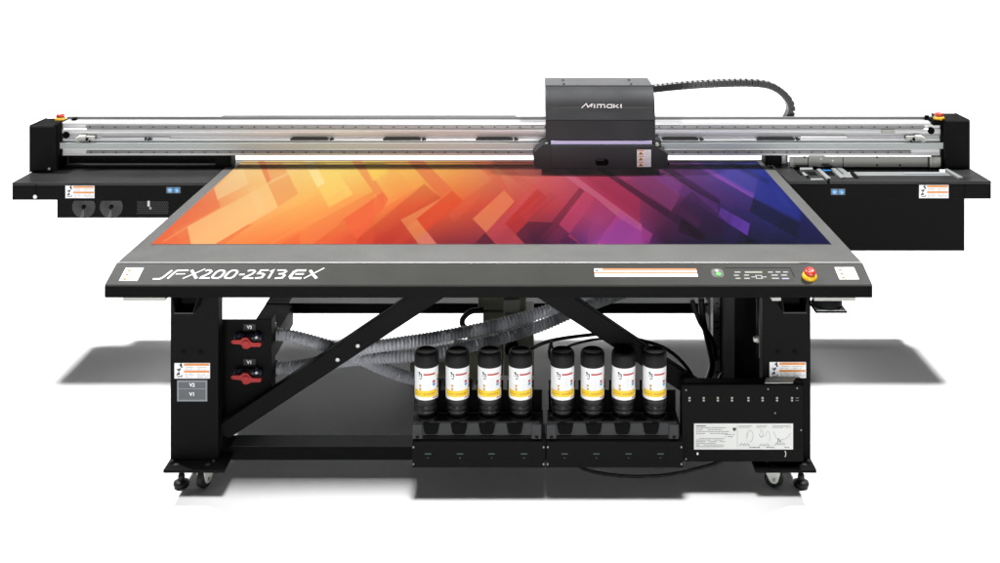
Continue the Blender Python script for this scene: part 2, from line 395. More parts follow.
# holes in the front legs
for nm, pxs in (('L', (184, 201)), ('R', (778, 795))):
    for px in pxs:
        h_ = MB(); x = X(px, 3.955); z = Z(351.5, 3.955); h_.cyl((x, 3.9538, z), (x, 3.9546, z), .0085, M['deep'], 20); h_.tube([(x, 3.9535, z), (x, 3.9545, z)], .0085, M['deep'], 20)
        h_.build('bolt_hole', legs[nm, 1])
P395 = front(3.955)
def fr2(pl, px0, px1, py0, py1): a = pl.hit(px0, py0); b = pl.hit(px1, py1); return a[0], b[0], b[1], a[1]
caution_label(legs['L', 1], P395, *fr2(P395, 174.5, 210, 363, 378.5))
caution_label(legs['R', 1], P395, *fr2(P395, 769.5, 806, 362, 378))
mb = MB(); a = fr2(P395, 177, 207.5, 380, 401.5); plate(mb, P395, *a, M['slate'])
stroke(mb, P395, [(a[0]+.004, a[2]+.004), (a[1]-.004, a[2]+.004), (a[1]-.004, a[3]-.004), (a[0]+.004, a[3]-.004)], .005, M['slateline'], .0016, closed=True)
rect(mb, P395, a[0]+.007, a[1]-.007, a[2]+(a[3]-a[2])*.58, a[2]+(a[3]-a[2])*.61, M['slateline'], .0016)
cx_ = (a[0]+a[1])/2
text(mb, P395, 'V2', cx_, a[2]+(a[3]-a[2])*.70, .018, M['letter'], .002, center=True, bold=.0006); text(mb, P395, 'V1', cx_, a[2]+(a[3]-a[2])*.27, .018, M['letter'], .002, center=True, bold=.0006)
mb.build('valve_legend', legs['L', 1])
# flared channel ends under the panel
def pocket(parent, t0, t1, b0, b1, zb):
    m = MB(); th = .004; ya, yb = 3.875, 3.953; zt = .7675
    for (p, q) in (((t0, zt), (b0, zb)), ((t1, zt), (b1, zb))):
        s_ = 1 if q[0] == b0 else -1
        m.prism([p, q, (q[0]+th*s_, q[1]+th), (p[0]+th*s_, p[1])], 'Y', ya, yb, M['black'])
    m.box(b0+th*.2, b1-th*.2, ya, yb, zb-.0005, zb+th, M['black'])
    m.box(b0, b1, ya-.002, ya-.0005, zb-.001, zb+.0035, M['rackgrey'])
    m.build('fork_channel', parent)
pocket(legs['L', 1], X(169, 3.88), X(203, 3.88), X(174.5, 3.88), X(194, 3.88), Z(313, 3.88))
pocket(legs['R', 1], X(779, 3.88), X(809.5, 3.88), X(783, 3.88), X(806, 3.88), Z(312.5, 3.88))
# feet and casters
def foot(px):
    x = X(px, 3.99); y = 3.99; m = MB()
    m.cyl((x, y, .03), (x, y, .0995), .0065, M['rubber'], 16)
    m.lathe((x, y, 0), [(.019, .0), (.026, .003), (.0285, .011), (.027, .018), (.019, .023), (.0125, .026), (.0115, .036), (.0125, .038), (.009, .048)], M['rubber'])
    m.build('leveling_foot', printer)
foot(181.5); foot(801)
for x in (-1.337, 1.085):
    m = MB(); m.cyl((x, 4.55, .03), (x, 4.55, .0995), .0065, M['rubber'], 16); m.lathe((x, 4.55, 0), [(.019, 0), (.0285, .011), (.019, .023), (.009, .048)], M['rubber']); m.build('leveling_foot', printer)
def caster(x, y, yaw):
    root = MB(); R = Matrix.Rotation(yaw, 3, 'Z'); c = Vector((x, y, 0))
    def T(p): return c + R @ Vector(p)
    # fork: top plate and two cheeks that narrow to the axle; wheel rolls along local X
    m = MB()
    m.tube([T((.012, 0, .088)), T((.012, 0, .0990))], .022, M['castergrey'], 20)
    for s_ in (-1, 1):
        y0 = s_*.0150; y1 = s_*.0180
        pr = [(-.026, .088), (.036, .088), (.034, .066), (.014, .024), (.006, .019), (-.006, .019), (-.013, .026), (-.020, .050)]
        a = [T((u, y0, v)) for u, v in pr]; b = [T((u, y1, v)) for u, v in pr]; n = len(pr)
        m.idx(a+b, [tuple(range(n)), tuple(n+k for k in reversed(range(n)))] + [(k, (k+1) % n, n+(k+1) % n, n+k) for k in range(n)], M['castergrey'])
    m.idx([T(p) for p in ((-.026, -.019, .086), (.034, -.019, .086), (.034, .019, .086), (-.026, .019, .086), (-.026, -.019, .090), (.034, -.019, .090), (.034, .019, .090), (-.026, .019, .090))],
          [(3,2,1,0),(4,5,6,7),(0,1,5,4),(1,2,6,5),(2,3,7,6),(3,0,4,7)], M['castergrey'])
    o = m.build('caster', printer)
    wm = MB(); wm.tube([T((0, q, .034)) for q in (-.0125, -.010, 0, .010, .0125)], lambda i: (.028, .0325, .034, .0325, .028)[i], M['rubber'], 32); wm.build('wheel', o)
    ax = MB(); ax.tube([T((0, -.022, .034)), T((0, .022, .034))], .0065, M['bolt'], 6); ax.build('axle_bolt', o)
caster(X(205, 3.99), 3.985, math.radians(66)); caster(X(774, 3.99), 3.99, math.radians(168))

# --- frame beams
def beam(x0, x1, y0, y1, z0, z1, m='black', b=.003, nm='cross_beam'):
    q = MB(); q.box(x0, x1, y0, y1, z0, z1, M[m]); return q.build(nm, printer, b)
fb = beam(LX[1]-.03, RX[0]+.03, 4.0125, 4.10, .083, .131)
m = MB(); m.box(LX[1]+.03, RX[0]-.03, 4.0135, 4.099, .1313, .1330, M['rackgrey']); m.build('beam_top_tint', fb)  # added lighter sheet paints light on the beam's top face
cbm = beam(-1.21, .956, 5.13, 5.22, .200, .247)
m = MB(); m.box(LX[1]+.002, RX[0]-.002, 5.131, 5.219, .2474, .2500, M['palegrey']); m.build('beam_top_tint', cbm)  # added thin sheet that makes the rear beam's top face paler
for a, b in ((-1.21, -1.08), (.826, .956)): beam(a, b, 4.101, 5.129, .15, .245, nm='side_beam')
for a, b in ((-1.274, -1.211), (.957, 1.021)): beam(a, b, 4.51, 4.59, .15, .245, nm='cross_beam')
for a, b in ((-1.24, -1.13), (.876, .986)): beam(a, b, 4.116, 5.119, .70, .766, nm='side_beam')
beam(-1.10, .846, 4.10, 4.16, .70, .766)
# diagonal braces in the front plane
def brace(pts, bolts=None):
    m = MB(); m.prism([(X(p, 4.0), Z(q, 4.0)) for p, q in pts], 'Y', 3.985, 3.998, M['black'])
    (a, b, c, d) = pts
    # folded flange along the upper edge
    def off(p, q, k): return (X(p, 4.0), Z(q, 4.0)-k)
    m.prism([off(*a, -.0005), off(*b, -.0005), off(*b, .004), off(*a, .004)], 'Y', 3.999, 4.03, M['black'])
    o = m.build('diagonal_brace', printer, .0012)
    for (px, py) in bolts or ():
        s_ = MB(); x = X(px, 3.985); z = Z(py, 3.985); s_.tube([(x, 3.9848, z), (x, 3.981, z), (x, 3.9795, z)], lambda i: (.0085, .0085, .005)[i], M['bolt'], 16); s_.build('bolt', o)
def mir(px): return 2*(VX + CX*F/4.0) - px
Lb = [(216, 427.5), (440, 275.6), (471, 275.6), (240, 430)]
# lower edge parallel: 253.5,419 -> 420,312
Lb = [(214, 428.6), (437, 277.5), (472, 277.5), (230, 436)]
brace(Lb, [(337.8, 359.3), (357.9, 345.4)])
brace([(mir(p), q) for p, q in Lb], ())
# corner gusset bottom left
# bars under the bed
for a, b in ((126, 168), (770, 779), (812, 853)):
    m = MB(); m.box(X(a, 3.82), X(b, 3.82), 3.79, 3.83, .742, .7675, M['panelgrey']); m.build('under_rail', printer, .001)
# foot pad hanging at the right
m = MB(); x0, x1 = X(812, 3.85), X(843, 3.85); m.box(x0, x1, 3.80, 3.90, Z(311, 3.82), Z(311, 3.82)+.006, M['black']); m.box(x0+.004, x1-.004, 3.803, 3.897, Z(311, 3.82)+.0062, Z(311, 3.82)+.009, M['palegrey'])
pad = m.build('support_pad', printer); m = MB(); xc = (x0+x1)/2-.002; m.tube([(xc, 3.85, Z(311, 3.82)+.0092), (xc, 3.85, .720), (xc, 3.85, .7675)], lambda i: (.05, .052, .045)[i], M['black'], 32); m.build('pad_disc', pad)

# --- valve panel
y = 4.06
vp = MB(); vp.prism([(X(a_, y), Z(b_, y)) for a_, b_ in ((221.5, 320), (271, 320), (271, 400), (226, 430), (221.5, 430))], 'Y', y, y+.006, M['black']); vp.box(X(271, y)-.005, X(271, y), y+.0062, y+.075, Z(400, y), Z(320, y)-.001, M['black'])
vp = vp.build('valve_panel', printer, .001)
PV = front(y)
for py, s_ in ((337.5, 'V2'), (372.5, 'V1')):
    x = X(249.5, y); z = Z(py, y); b = MB()
    b.tube([(x-.050, y-.016, z+.006), (x-.046, y-.016, z+.006), (x+.046, y-.016, z+.006), (x+.05, y-.016, z+.006)], lambda i: (.010, .0135, .0135, .010)[i], M['valveblue'], 20)
    b.tube([(x+.026, y-.016, z+.010), (x+.036, y-.016, z+.010)], .0165, M['valveblue'], 20)
    b.tube([(x-.036, y-.016, z+.008), (x-.026, y-.016, z+.008)], .0165, M['valveblue'], 20)
    b.cyl((x, y-.045, z), (x, y-.001, z), .013, M['valveblue'], 20)
    b.cyl((x+.034, y-.036, z+.013), (x+.034, y-.030, z+.013), .005, M['bolt'], 12)
    vo = b.build('ball_valve', printer)
    hd = MB(); yy = y-.052
    pr = [(-.052, .004), (-.048, .0085), (-.018, .0095), (-.010, .017), (.004, .017), (.014, .006), (.022, -.001), (.050, -.001), (.054, -.006), (.050, -.0115), (.018, -.012), (.006, -.019), (-.008, -.018), (-.017, -.004), (-.048, -.001)]
    hd.prism([(x+u, z+v) for u, v in pr], 'Y', yy, yy+.012, M['valvered']); hd.tube([(x-.001, yy-.004, z-.001), (x-.001, yy-.001, z-.001)], lambda i: (.011, .0135)[i], M['valvered'], 20)
    hd.build('handle', vo, .003)
    t = MB(); zl = z+.032; rect(t, PV, x-.022, x+.022, zl-.005, zl+.017, M['rackgrey'], .0008); text(t, PV, s_, x, zl, .017, M['letter'], .0013, center=True, bold=.0006); t.build('valve_legend', vp)

# --- corrugated hoses
def spline(pts, step=.01):
    P = [Vector(p) for p in pts]; P = [P[0]*2-P[1]] + P + [P[-1]*2-P[-2]]; out = []
    for i in range(1, len(P)-2):
        n = max(2, int((P[i+1]-P[i]).length/step))
        for k in range(n):
            t = k/n; a, b, c, d = P[i-1], P[i], P[i+1], P[i+2]
            out.append(.5*((2*b)+(c-a)*t+(2*a-5*b+4*c-d)*t*t+(3*b-a-3*c+d)*t**3))
    out.append(P[-2]); return out
def hose(pts, r=.0238, pitch=.0140):
    raw = spline([(X(px, d), d, Z(py, d)) for px, py, d in pts], .004)
    L = [0]
    for i in range(1, len(raw)): L.append(L[-1]+(raw[i]-raw[i-1]).length)
    st = pitch/4; path = []; rad = []; j = 0; n = int(L[-1]/st)
    for k in range(n):
        s_ = k*st
        while j < len(L)-2 and L[j+1] < s_: j += 1
        t = (s_-L[j])/max(L[j+1]-L[j], 1e-6); path.append(raw[j].lerp(raw[j+1], t)); rad.append(r*(1.0, 1.0, .85, .85)[k % 4])
    m = MB(); m.tube(path, lambda i: rad[i], M['hose'], 24, smooth=False); return m, path
for pts in (
    [(273, 334, 4.16), (290, 336, 4.16), (318, 343, 4.16), (350, 354, 4.18), (378, 367, 4.22), (408, 377.5, 4.28), (440, 384, 4.35), (470, 384, 4.5)],
    [(273, 368.5, 4.16), (295, 367, 4.16), (325, 361, 4.12), (355, 350.5, 4.10), (390, 344.5, 4.10), (430, 338.5, 4.15), (475, 330, 4.2), (520, 319, 4.25), (560, 306, 4.3), (600, 288, 4.35)],
    [(300, 376, 4.36), (335, 363, 4.28), (370, 358.5, 4.19), (410, 356, 4.17), (450, 350, 4.19), (495, 340, 4.27), (540, 326, 4.35), (580, 309, 4.40), (625, 292, 4.5)]):
    m, path = hose(pts); m.build('corrugated_hose', printer)
for py in (334, 368.5):
    x = X(271, 4.16); z = Z(py, 4.16); c = MB(); c.cyl((x, 4.16, z), (x+.020, 4.16, z), .030, M['black'], 24); c.cyl((x+.008, 4.16, z), (x+.016, 4.16, z), .0315, M['bolt'], 24); c.cyl((x+.010, 4.145, z+.036), (x+.010, 4.175, z+.036), .006, M['bolt'], 12); c.build('hose_clamp', printer)

# --- blower behind
y = 4.80; m = MB()
def bx(px0, px1, py0, py1, ya, yb, mt): m.box(X(px0, ya), X(px1, ya), ya, yb, Z(py1, ya), Z(py0, ya), mt)
bx(478, 526, 292, 312, 4.86, 5.02, M['olive']); bx(483, 522, 312, 330, 4.84, 5.0, M['olive']); bx(504, 534, 318, 376, 4.78, 4.98, M['olive'])
bx(466, 503, 345, 376, 4.80, 4.98, M['olive']); bx(503.5, 520, 300, 318, 4.83, 4.859, M['palegrey'] if False else M['panelgrey'])
bx(452, 478, 352, 385, 4.76, 4.9, M['olive']); bx(410, 452, 362, 386, 4.83, 4.9, M['olive'])
m.cyl((X(512, 4.8), 4.74, Z(345, 4.8)), (X(512, 4.8), 4.79, Z(345, 4.8)), .03, M['black'], 24)
m.build('vacuum_blower', printer, .004)
m = MB(); m.tube(spline([(X(470, 4.8), 4.8, Z(335, 4.8)), (X(462, 4.8), 4.8, Z(322, 4.8)), (X(470, 4.8), 4.8, Z(312, 4.8)), (X(484, 4.8), 4.8, Z(310, 4.8))]), .012, M['cable'], 12); m.build('blower_pipe', printer)

# --- cables
def cable(pts, r=.006, nm='cable'):
    m = MB(); m.tube(spline([(X(px, d), d, Z(py, d)) for px, py, d in pts], .02), r, M['cable'], 10); m.build(nm, printer)
cable([(528, 350, 4.3), (550, 341, 4.3), (580, 336, 4.3), (612, 334, 4.3), (640, 340, 4.3), (668, 350, 4.3), (690, 372, 4.25), (700, 400, 4.2)], .007)
cable([(550, 341, 4.29), (556, 352, 4.29), (572, 345, 4.28), (600, 339, 4.28), (630, 342, 4.28), (655, 356, 4.27)], .005)
cable([(552, 341, 4.28), (549, 352, 4.28), (552, 362, 4.28), (560, 372, 4.28), (566, 392, 4.25)], .006)
cable([(572, 463, 4.02), (590, 471, 4.0), (625, 476, 3.98), (665, 475, 3.98), (700, 468, 3.99), (722, 461, 4.0)], .006)
cable([(701, 298, 4.55), (703, 320, 4.55), (709, 345, 4.55), (712, 365, 4.5), (706, 383, 4.4), (694, 394, 4.3)], .013)
cable([(692, 300, 4.5), (700, 322, 4.5), (712, 340, 4.5), (716, 360, 4.5)], .010)
cable([(722, 374, 4.5), (715, 385, 4.4), (700, 392, 4.3)], .008)

# --- perforated duct and side panel at the right
m = MB(); y = 4.62; x0, x1 = X(713.5, y), X(733.5, y); xm = X(727, y); m.prism([(x0, .10), (x1, .10), (x1, Z(311, y)), (xm, Z(299, y)), (xm, .762), (x0, .762)], 'Y', y, y+.08, M['ductgrey']); du = m.build('cable_duct', printer, .002)
rn = random.Random(4)
for k, py_ in enumerate((303.5, 308.5, 322, 328, 327, 334, 344, 348, 353, 358, 363, 368, 372.5)):
    z = Z(py_, y)
    for c in ((.2, .6), (.28,), (.2, .6), (.2, .72), (.35,), (.3, .45), (.62,), (.22, .74), (.55,), (.2, .3, .68), (.4,), (.62,), (.22, .6, .78))[k]:
        u = x0 + (x1-x0)*(c+rn.uniform(-.06, .06)); m = MB(); m.box(u-.007, u+.007, y-.0008, y-.0002, z-.0022, z+.0022, M['deep']); m.build('vent_slot', du)
beam(X(734.5, 4.3), X(766, 4.3), 4.3, 4.9, .112, .70, 'deep', .001, 'side_panel')
m = MB(); x = X(757.5, 4.05); z = Z(339, 4.05); m.box(x-.014, x+.002, 4.04, 4.06, z-.008, z+.006, M['screw']); m.box(x-.003, x+.012, 4.045, 4.06, z-.013, z+.009, M['palegrey']); m.build('cable_clip', printer, .001)
m = MB(); m.tube([(X(758, 4.1), 4.1, .70), (X(758, 4.1), 4.1, .42)], .006, M['cable'], 10); m.tube([(X(760, 4.1), 4.1, .70), (X(760, 4.1), 4.12, .42)], .004, M['cable'], 10); m.build('cable', printer)

# --- ink racks and bottles
BX = [(426.5, 457.5, 489.5, 520.5), (562.5, 592.5, 623.5, 654.5)]
YB = 3.932; ZB = .278
def rack(px0, px1, bxs, lpx):
    x0, x1 = X(px0, 3.86), X(px1, 3.86); m = MB()
    m.box(x0, x1, 3.86, 4.002, Z(468, 3.86), Z(442.5, 3.86), M['black'])
    o = m.build('ink_rack', printer, .002)
    d = MB(); d.box(x0+.006, x1-.006, 3.893, 4.002, Z(442.5, 3.86)+.0005, ZB-.006, M['black']); d.build('rack_deck', o, .002)
    g_ = MB(); zt = ZB+.004; zb = Z(442, 3.86)+.0015
    g_.box(x0+.004, x1-.020, 3.876, 3.8925, zb, zt, M['rackgrey'])
    w_ = x1-.02-(x0+.004)
    g_.box(x0+.001, x0+.034, 3.868, 3.8755, zb+.004, zt-.002, M['rackgrey']); g_.box(x1-.047, x1-.014, 3.868, 3.8755, zb+.004, zt-.002, M['rackgrey'])
    g_.box(x0+.012, x0+.024, 3.864, 3.8675, zb+.008, zb+.016, M['black']); g_.box(x1-.036, x1-.024, 3.864, 3.8675, zb+.008, zb+.016, M['black'])
    g_.box(x0+.036, x1-.049, 3.872, 3.8755, zb, zb+.014, M['black'])
    g_.build('rack_front', o, .0015)
    for k in range(4):
        tg = MB()
        c = x0 + .066 + k*.0985*(w_/.445); hw = .028
        tg.prism([(c-hw, zt+.0005), (c-hw*.8, zt-.028), (c-hw*.55, zt-.034), (c+hw*.55, zt-.034), (c+hw*.8, zt-.028), (c+hw, zt+.0005)], 'Y', 3.8665, 3.8758, M['deep'])
        tg.build('drip_flap', o, .001)
    bk = MB(); bk.box(x0+.01, x1-.01, 3.9765, 3.984, ZB-.005, ZB+.075, M['deep'])
    for px in bxs: c = X(px, YB); bk.box(c-.048, c-.040, 3.977, 3.984, ZB, ZB+.11, M['deep']); bk.box(c+.040, c+.048, 3.977, 3.984, ZB, ZB+.11, M['deep'])
    bk.build('rack_back', o, .002)
    for px in bxs:
        s_ = MB(); c = X(px, YB); s_.lathe((c, YB, ZB-.0055), [(.047, 0), (.047, .008), (.040, .011), (.040, .0152), (.034, .0153)], M['bottle'], 8, smooth=False); s_.box(c-.012, c+.012, YB-.052, YB-.042, ZB-.005, ZB+.012, M['bottle']); s_.build('bottle_socket', o, .0015)
    P = front(3.86)
    for px in lpx:
        l = MB(); u, v = P.hit(px, 454); rect(l, P, u-.011, u+.011, v-.0018, v+.0018, M['led'], .0006); rect(l, P, u-.0012, u+.0012, v-.015, v-.013, M['slateline'], .0006); l.build('indicator_lamp', o)
    for a, b in ((x0+.005, .006), (x1-.006, .006)):
        for z in (Z(464, 3.86), Z(447, 3.86)): sc_ = MB(); sc_.cyl((a, 3.8595, z), (a, 3.856, z), .0030, M['slateline'], 10); sc_.build('screw', o)
rack(412, 545.3, BX[0], (428, 460, 491.5, 524)); rack(546.3, 683, BX[1], (564.6, 596.5, 628.6, 660.5))

G_ = 'black ink bottles standing in the two racks'
ob = thing('ink_bottle', (X(BX[0][0], YB), YB, ZB+.0105), 'x', 'bottle', G_)
c = tuple(ob.location)
R0 = .0418
m = MB(); m.lathe(c, [(.030, 0), (.030, .006), (.033, .010), (.0385, .014), (.040, .019), (.0375, .024), (.0375, .027), (.0412, .032), (.0412, .037), (.0385, .042), (.0385, .045), (.0418, .050), (.0418, .064), (.0405, .067), (.0405, .182)], M['bottle'], 40); m.build('bottle_body', ob)
m = MB(); m.lathe(c, [(.0425, .1785), (.0432, .181), (.0432, .211), (.0422, .220), (.0390, .2265), (.0350, .2290), (.0325, .2290), (.0315, .2268), (.0, .2268)], M['cap'], 40, close=False)
m.build('bottle_cap', ob)
lb = MB(); lb.lathe(c, [(R0, .0665), (R0, .1785)], M['bottlelabel'], 64, close=False)
def lab(x0, x1, y0, y1, mt, h=.0003, skew=0., bow=0.):
    """patch on the curved label; coordinates as fractions of the label's visible face"""
    n = max(2, int(abs(x1-x0)*12)); vs = []
    for k in range(n+1):
        x = x0+(x1-x0)*k/n; a = math.asin(max(-.995, min(.995, x))); r = R0+h
        for yv in (y0, y1): vs.append((c[0]+r*math.sin(a), c[1]-r*math.cos(a), c[2]+.1785-.112*(yv+skew*(x-x0))))
    lb.idx(vs, [(2*k+1, 2*k+3, 2*k+2, 2*k) for k in range(n)], mt)
lab(-.995, .995, .70, .90, M['bandyellow']); lab(-.12, .80, .165, .218, M['lred'], .0004)
for (a, b, p, q) in ((-.55, -.42, .12, .17), (-.50, -.25, .17, .20), (-.32, -.24, .20, .28), (-.55, -.40, .23, .25), (-.45, -.25, .31, .34)): lab(a, b, p, q, M['ink'], .0004)
for q in (.52, .62): lab(-.50, -.30, q, q+.035, M['wyellow'], .0004); lab(-.46, -.34, q+.035, q+.07, M['brown'], .0004)
for k in range(6): lab(.02+.03*(k % 2), .42-.05*(k % 3), .33+k*.06, .345+k*.06, M['offwhite'], .0004)
lab(.62, .80, .40, .47, M['lred'], .0004); lab(.62, .80, .49, .56, M['lblue'], .0004)
for k in range(7): lab(-.12+k*.13, -.04+k*.13, .775, .835, M['brown'], .0005)
lab(-.9, -.25, .80, .815, M['brown'], .0005)
lab(.62, .97, .925, .955, M['lred'], .0004)
for k, mt in enumerate(('wyellow', 'ink', 'lred', 'ink')): lab(.93, .995, .28+k*.11, .37+k*.11, M[mt], .0004)
lb.build('bottle_label', ob)
kids = list(ob.children)
for ri, row in enumerate(BX):
    for k, px in enumerate(row):
        if ri == 0 and k == 0: o = ob
        else:
            o = ob.copy(); COL.objects.link(o)
            for ch in kids: q = ch.copy(); q.parent = o; COL.objects.link(q)
        o.location = (X(px, YB), YB, ZB+.0105); o.rotation_euler = (0, 0, math.radians((-2.5, 1.5, -1, 3, 2, -3, .5, -1.5)[ri*4+k]))
        n8 = 7 - (ri*4 + k)
        o['label'] = ('black capped ink bottle nearest the control box', 'second ink bottle from the control box, in the rack beside it', 'third ink bottle counting from the control box', 'fourth ink bottle from the control box, just before the gap between the racks',
                      'fifth ink bottle from the control box, first one past the gap between the racks', 'sixth ink bottle counting from the control box', 'seventh ink bottle from the control box, next to the last one', 'ink bottle farthest from the control box, at the open end of its rack')[n8]

# --- control box at the right
y = 3.90; x0, x1 = X(682, y), X(803.5, y); zt = Z(385, y); zb = Z(462, y)
m = MB(); m.prism([(y, zb), (y, zt), (y+.010, zt+.003), (y+.052, zt+.003), (y+.052, zb)], 'X', x0, x1, M['black']); cb = m.build('control_box', printer, .002)
PC = front(y)
for px in (689.5, 703.7, 717.8, 732, 748.4, 762.6, 777, 792):
    l = MB(); u, v = PC.hit(px, 398); rect(l, PC, u-.0035, u+.0035, v-.003, v+.003, M['ledpale'], .0006); u, v = PC.hit(px, 400.6); rect(l, PC, u-.0035, u+.0035, v-.003, v+.003, M['ledpale'], .0006)
    if px == 792:
        for py in (398, 400.6): u, v = PC.hit(795.5, py); smallprint(l, PC, u, u+.014, v-.003, v+.003, 1, M['midink'], .0006, 9, 1)
    l.build('indicator_lamp', cb)
m = MB(); a = fr2(PC, 694, 793, 423.5, 449.5); plate(m, PC, *a, M['offwhite']); W = a[1]-a[0]; Hh = a[3]-a[2]
U = lambda t: a[0]+W*t; V = lambda t: a[2]+Hh*t
h = .0016
rect(m, PC, U(.02), U(.12), V(.90), V(.93), M['ink'], h)
smallprint(m, PC, U(.02), U(.36), V(.58), V(.88), 4, M['midink'], h, 71, .9); smallprint(m, PC, U(.02), U(.32), V(.08), V(.46), 6, M['midink'], h, 72, .95)
smallprint(m, PC, U(.31), U(.43), V(.46), V(.62), 2, M['midink'], h, 73); rect(m, PC, U(.435), U(.438), V(.1), V(.95), M['midink'], h)
poly(m, PC, [(U(.39), V(.84)), (U(.425), V(.84)), (U(.425), V(.76)), (U(.408), V(.70)), (U(.39), V(.76))], M['ink'], h)
for k, (p, q) in enumerate(((.45, .60), (.63, .77), (.79, .98))): smallprint(m, PC, U(p), U(q), V(.82), V(.94), 2, M['midink'], h, 80+k, .95)
def arc(cu, cv, ru, rv, a0, a1, n=14): return [(U(cu+ru*math.cos(math.radians(a0+(a1-a0)*k/n))), V(cv+rv*math.sin(math.radians(a0+(a1-a0)*k/n)))) for k in range(n+1)]
# three line drawings: bottle and rack diagrams
stroke(m, PC, arc(.565, .52, .030, .22, -100, 200), .0013, M['midink'], h); stroke(m, PC, arc(.548, .48, .022, .18, 60, 250), .0010, M['softink'], .0019)
for (cu, cv) in ((.50, .22), (.70, .20), (.86, .24)):
    for k in range(7):
        u = cu-.045+.015*k; stroke(m, PC, [(U(u), V(cv-.10+.03*(k % 3))), (U(u+.010), V(cv+.04*(k % 2))), (U(u+.016), V(cv-.06))], .0012, M['midink'], h)
stroke(m, PC, arc(.68, .60, .02, .12, 180, 360), .0016, M['ink'], h); stroke(m, PC, [(U(.665), V(.62)), (U(.68), V(.80)), (U(.695), V(.62))], .0012, M['midink'], .0019)
stroke(m, PC, arc(.745, .50, .022, .2, -60, 180), .0010, M['midink'], h)
stroke(m, PC, [(U(.80), V(.70)), (U(.83), V(.44)), (U(.87), V(.36)), (U(.93), V(.42)), (U(.975), V(.62))], .0012, M['midink'], h)
stroke(m, PC, [(U(.84), V(.24)), (U(.85), V(.44)), (U(.865), V(.30)), (U(.88), V(.34))], .0022, M['ink'], .0019)
smallprint(m, PC, U(.56), U(.99), V(.03), V(.13), 1, M['midink'], h, 90)
m.build('instruction_label', cb)
m = MB(); u, v = PC.hit(785, 454); stroke(m, PC, arc((u-a[0])/W, (v-a[2])/Hh, .008, .10, 110, -120), .0022, M['offwhite'], .0007); u, v = PC.hit(697.5, 453.5); rect(m, PC, u-.003, u+.003, v-.005, v+.003, M['offwhite'], .0007); m.build('screw_marks', cb)
for px, py in ((686, 390), (797, 388), (775, 413), (686, 459), (801, 430), (768, 389)): m = MB(); u, v = PC.hit(px, py); m.cyl((u, y-.0005, v), (u, y-.003, v), .0026, M['slateline'], 10); m.build('screw', cb)
m = MB(); m.prism([(X(765, 3.9), 3.905), (X(793, 3.9), 3.905), (X(797, 3.93), 3.95), (X(767, 3.93), 3.95)], 'Z', zt+.0035, zt+.0055, M['palegrey']); m.build('tray_plate', cb)

# ------------------------------------------------------------------ side shelves
def shelf(x0, x1, zt, zb, y0=4.968, y1=5.34, opening=None):
    m = MB()
    if opening:
        a, b, p, q = opening
        m.box(x0, x1, y0, p, zt-.014, zt, M['shelf_lit'])
        m.box(x0, a, p+.0003, y1, zt-.014, zt, M['shelf_lit']); m.box(b, x1, p+.0003, y1, zt-.014, zt, M['shelf_lit']); m.box(a+.0003, b-.0003, q, y1, zt-.014, zt, M['shelf_lit'])
    else: m.box(x0, x1, y0, y1, zt-.014, zt, M['shelf_lit'])
    m.box(x0+.0005, x1-.0005, y0, y0+.012, zb, zt-.0145, M['black']); m.box(x0+.0005, x1-.0005, y0+.0125, y1, zb, zb+.01, M['shelf_lit'])
    m.box(x0+.0005, x0+.01, y0+.0125, y1-.001, zb+.0105, zt-.0145, M['shelf_lit']); m.box(x1-.01, x1-.0005, y0+.0125, y1-.001, zb+.0105, zt-.0145, M['shelf_lit'])
    return m.build('side_shelf', printer, .0018)
SL = shelf(-2.311, XL-.005, .850, .772)
SR = shelf(XR+.005, 2.092, .857, .777, opening=(1.26, 1.985, 5.07, 5.24))
PS = front(4.968)
caution_label(SL, PS, *fr2(PS, 65.5, 94.5, 185.5, 198))
caution_label(SR, PS, *fr2(PS, 919, 948.5, 184.8, 198))
def blue_sticker(parent, px, py):
    m = MB(); u, v = PS.hit(px, py); plate(m, PS, u-.032, u+.032, v-.014, v+.014, M['slate'])
    for s_ in (-1, 1):
        cu = u+s_*.0155; poly(m, PS, [(cu+.0125*math.cos(t), v+.0125*math.sin(t)) for t in [2*math.pi*k/24 for k in range(24)]], M['lblue'], .0016)
        if s_ < 0: rect(m, PS, cu-.007, cu+.007, v-.0005, v+.0035, M['offwhite'], .002); rect(m, PS, cu-.006, cu+.006, v-.006, v-.0035, M['offwhite'], .002)
        else: poly(m, PS, [(cu-.005, v+.005), (cu+.001, v+.001), (cu+.007, v-.004), (cu+.003, v-.008), (cu-.002, v-.003)], M['offwhite'], .002)
    m.build('safety_sticker', parent)
blue_sticker(SL, 173.5, 190); blue_sticker(SR, 838, 191.7)
for sh, px in ((SL, 35.7), (SR, 964.5)):
    m = MB(); u, _ = PS.hit(px, 190); m.box(u-.0012, u+.0012, 4.9668, 4.9678, .78, .846, M['deep'])
    m.build('seam', sh)
m = MB(); u, v = PS.hit(35.7, 196.3); m.tube([(u, 4.9665, v), (u, 4.9605, v), (u, 4.959, v)], lambda i: (.009, .009, .006)[i], M['screw'], 20); m.build('screw', SL)
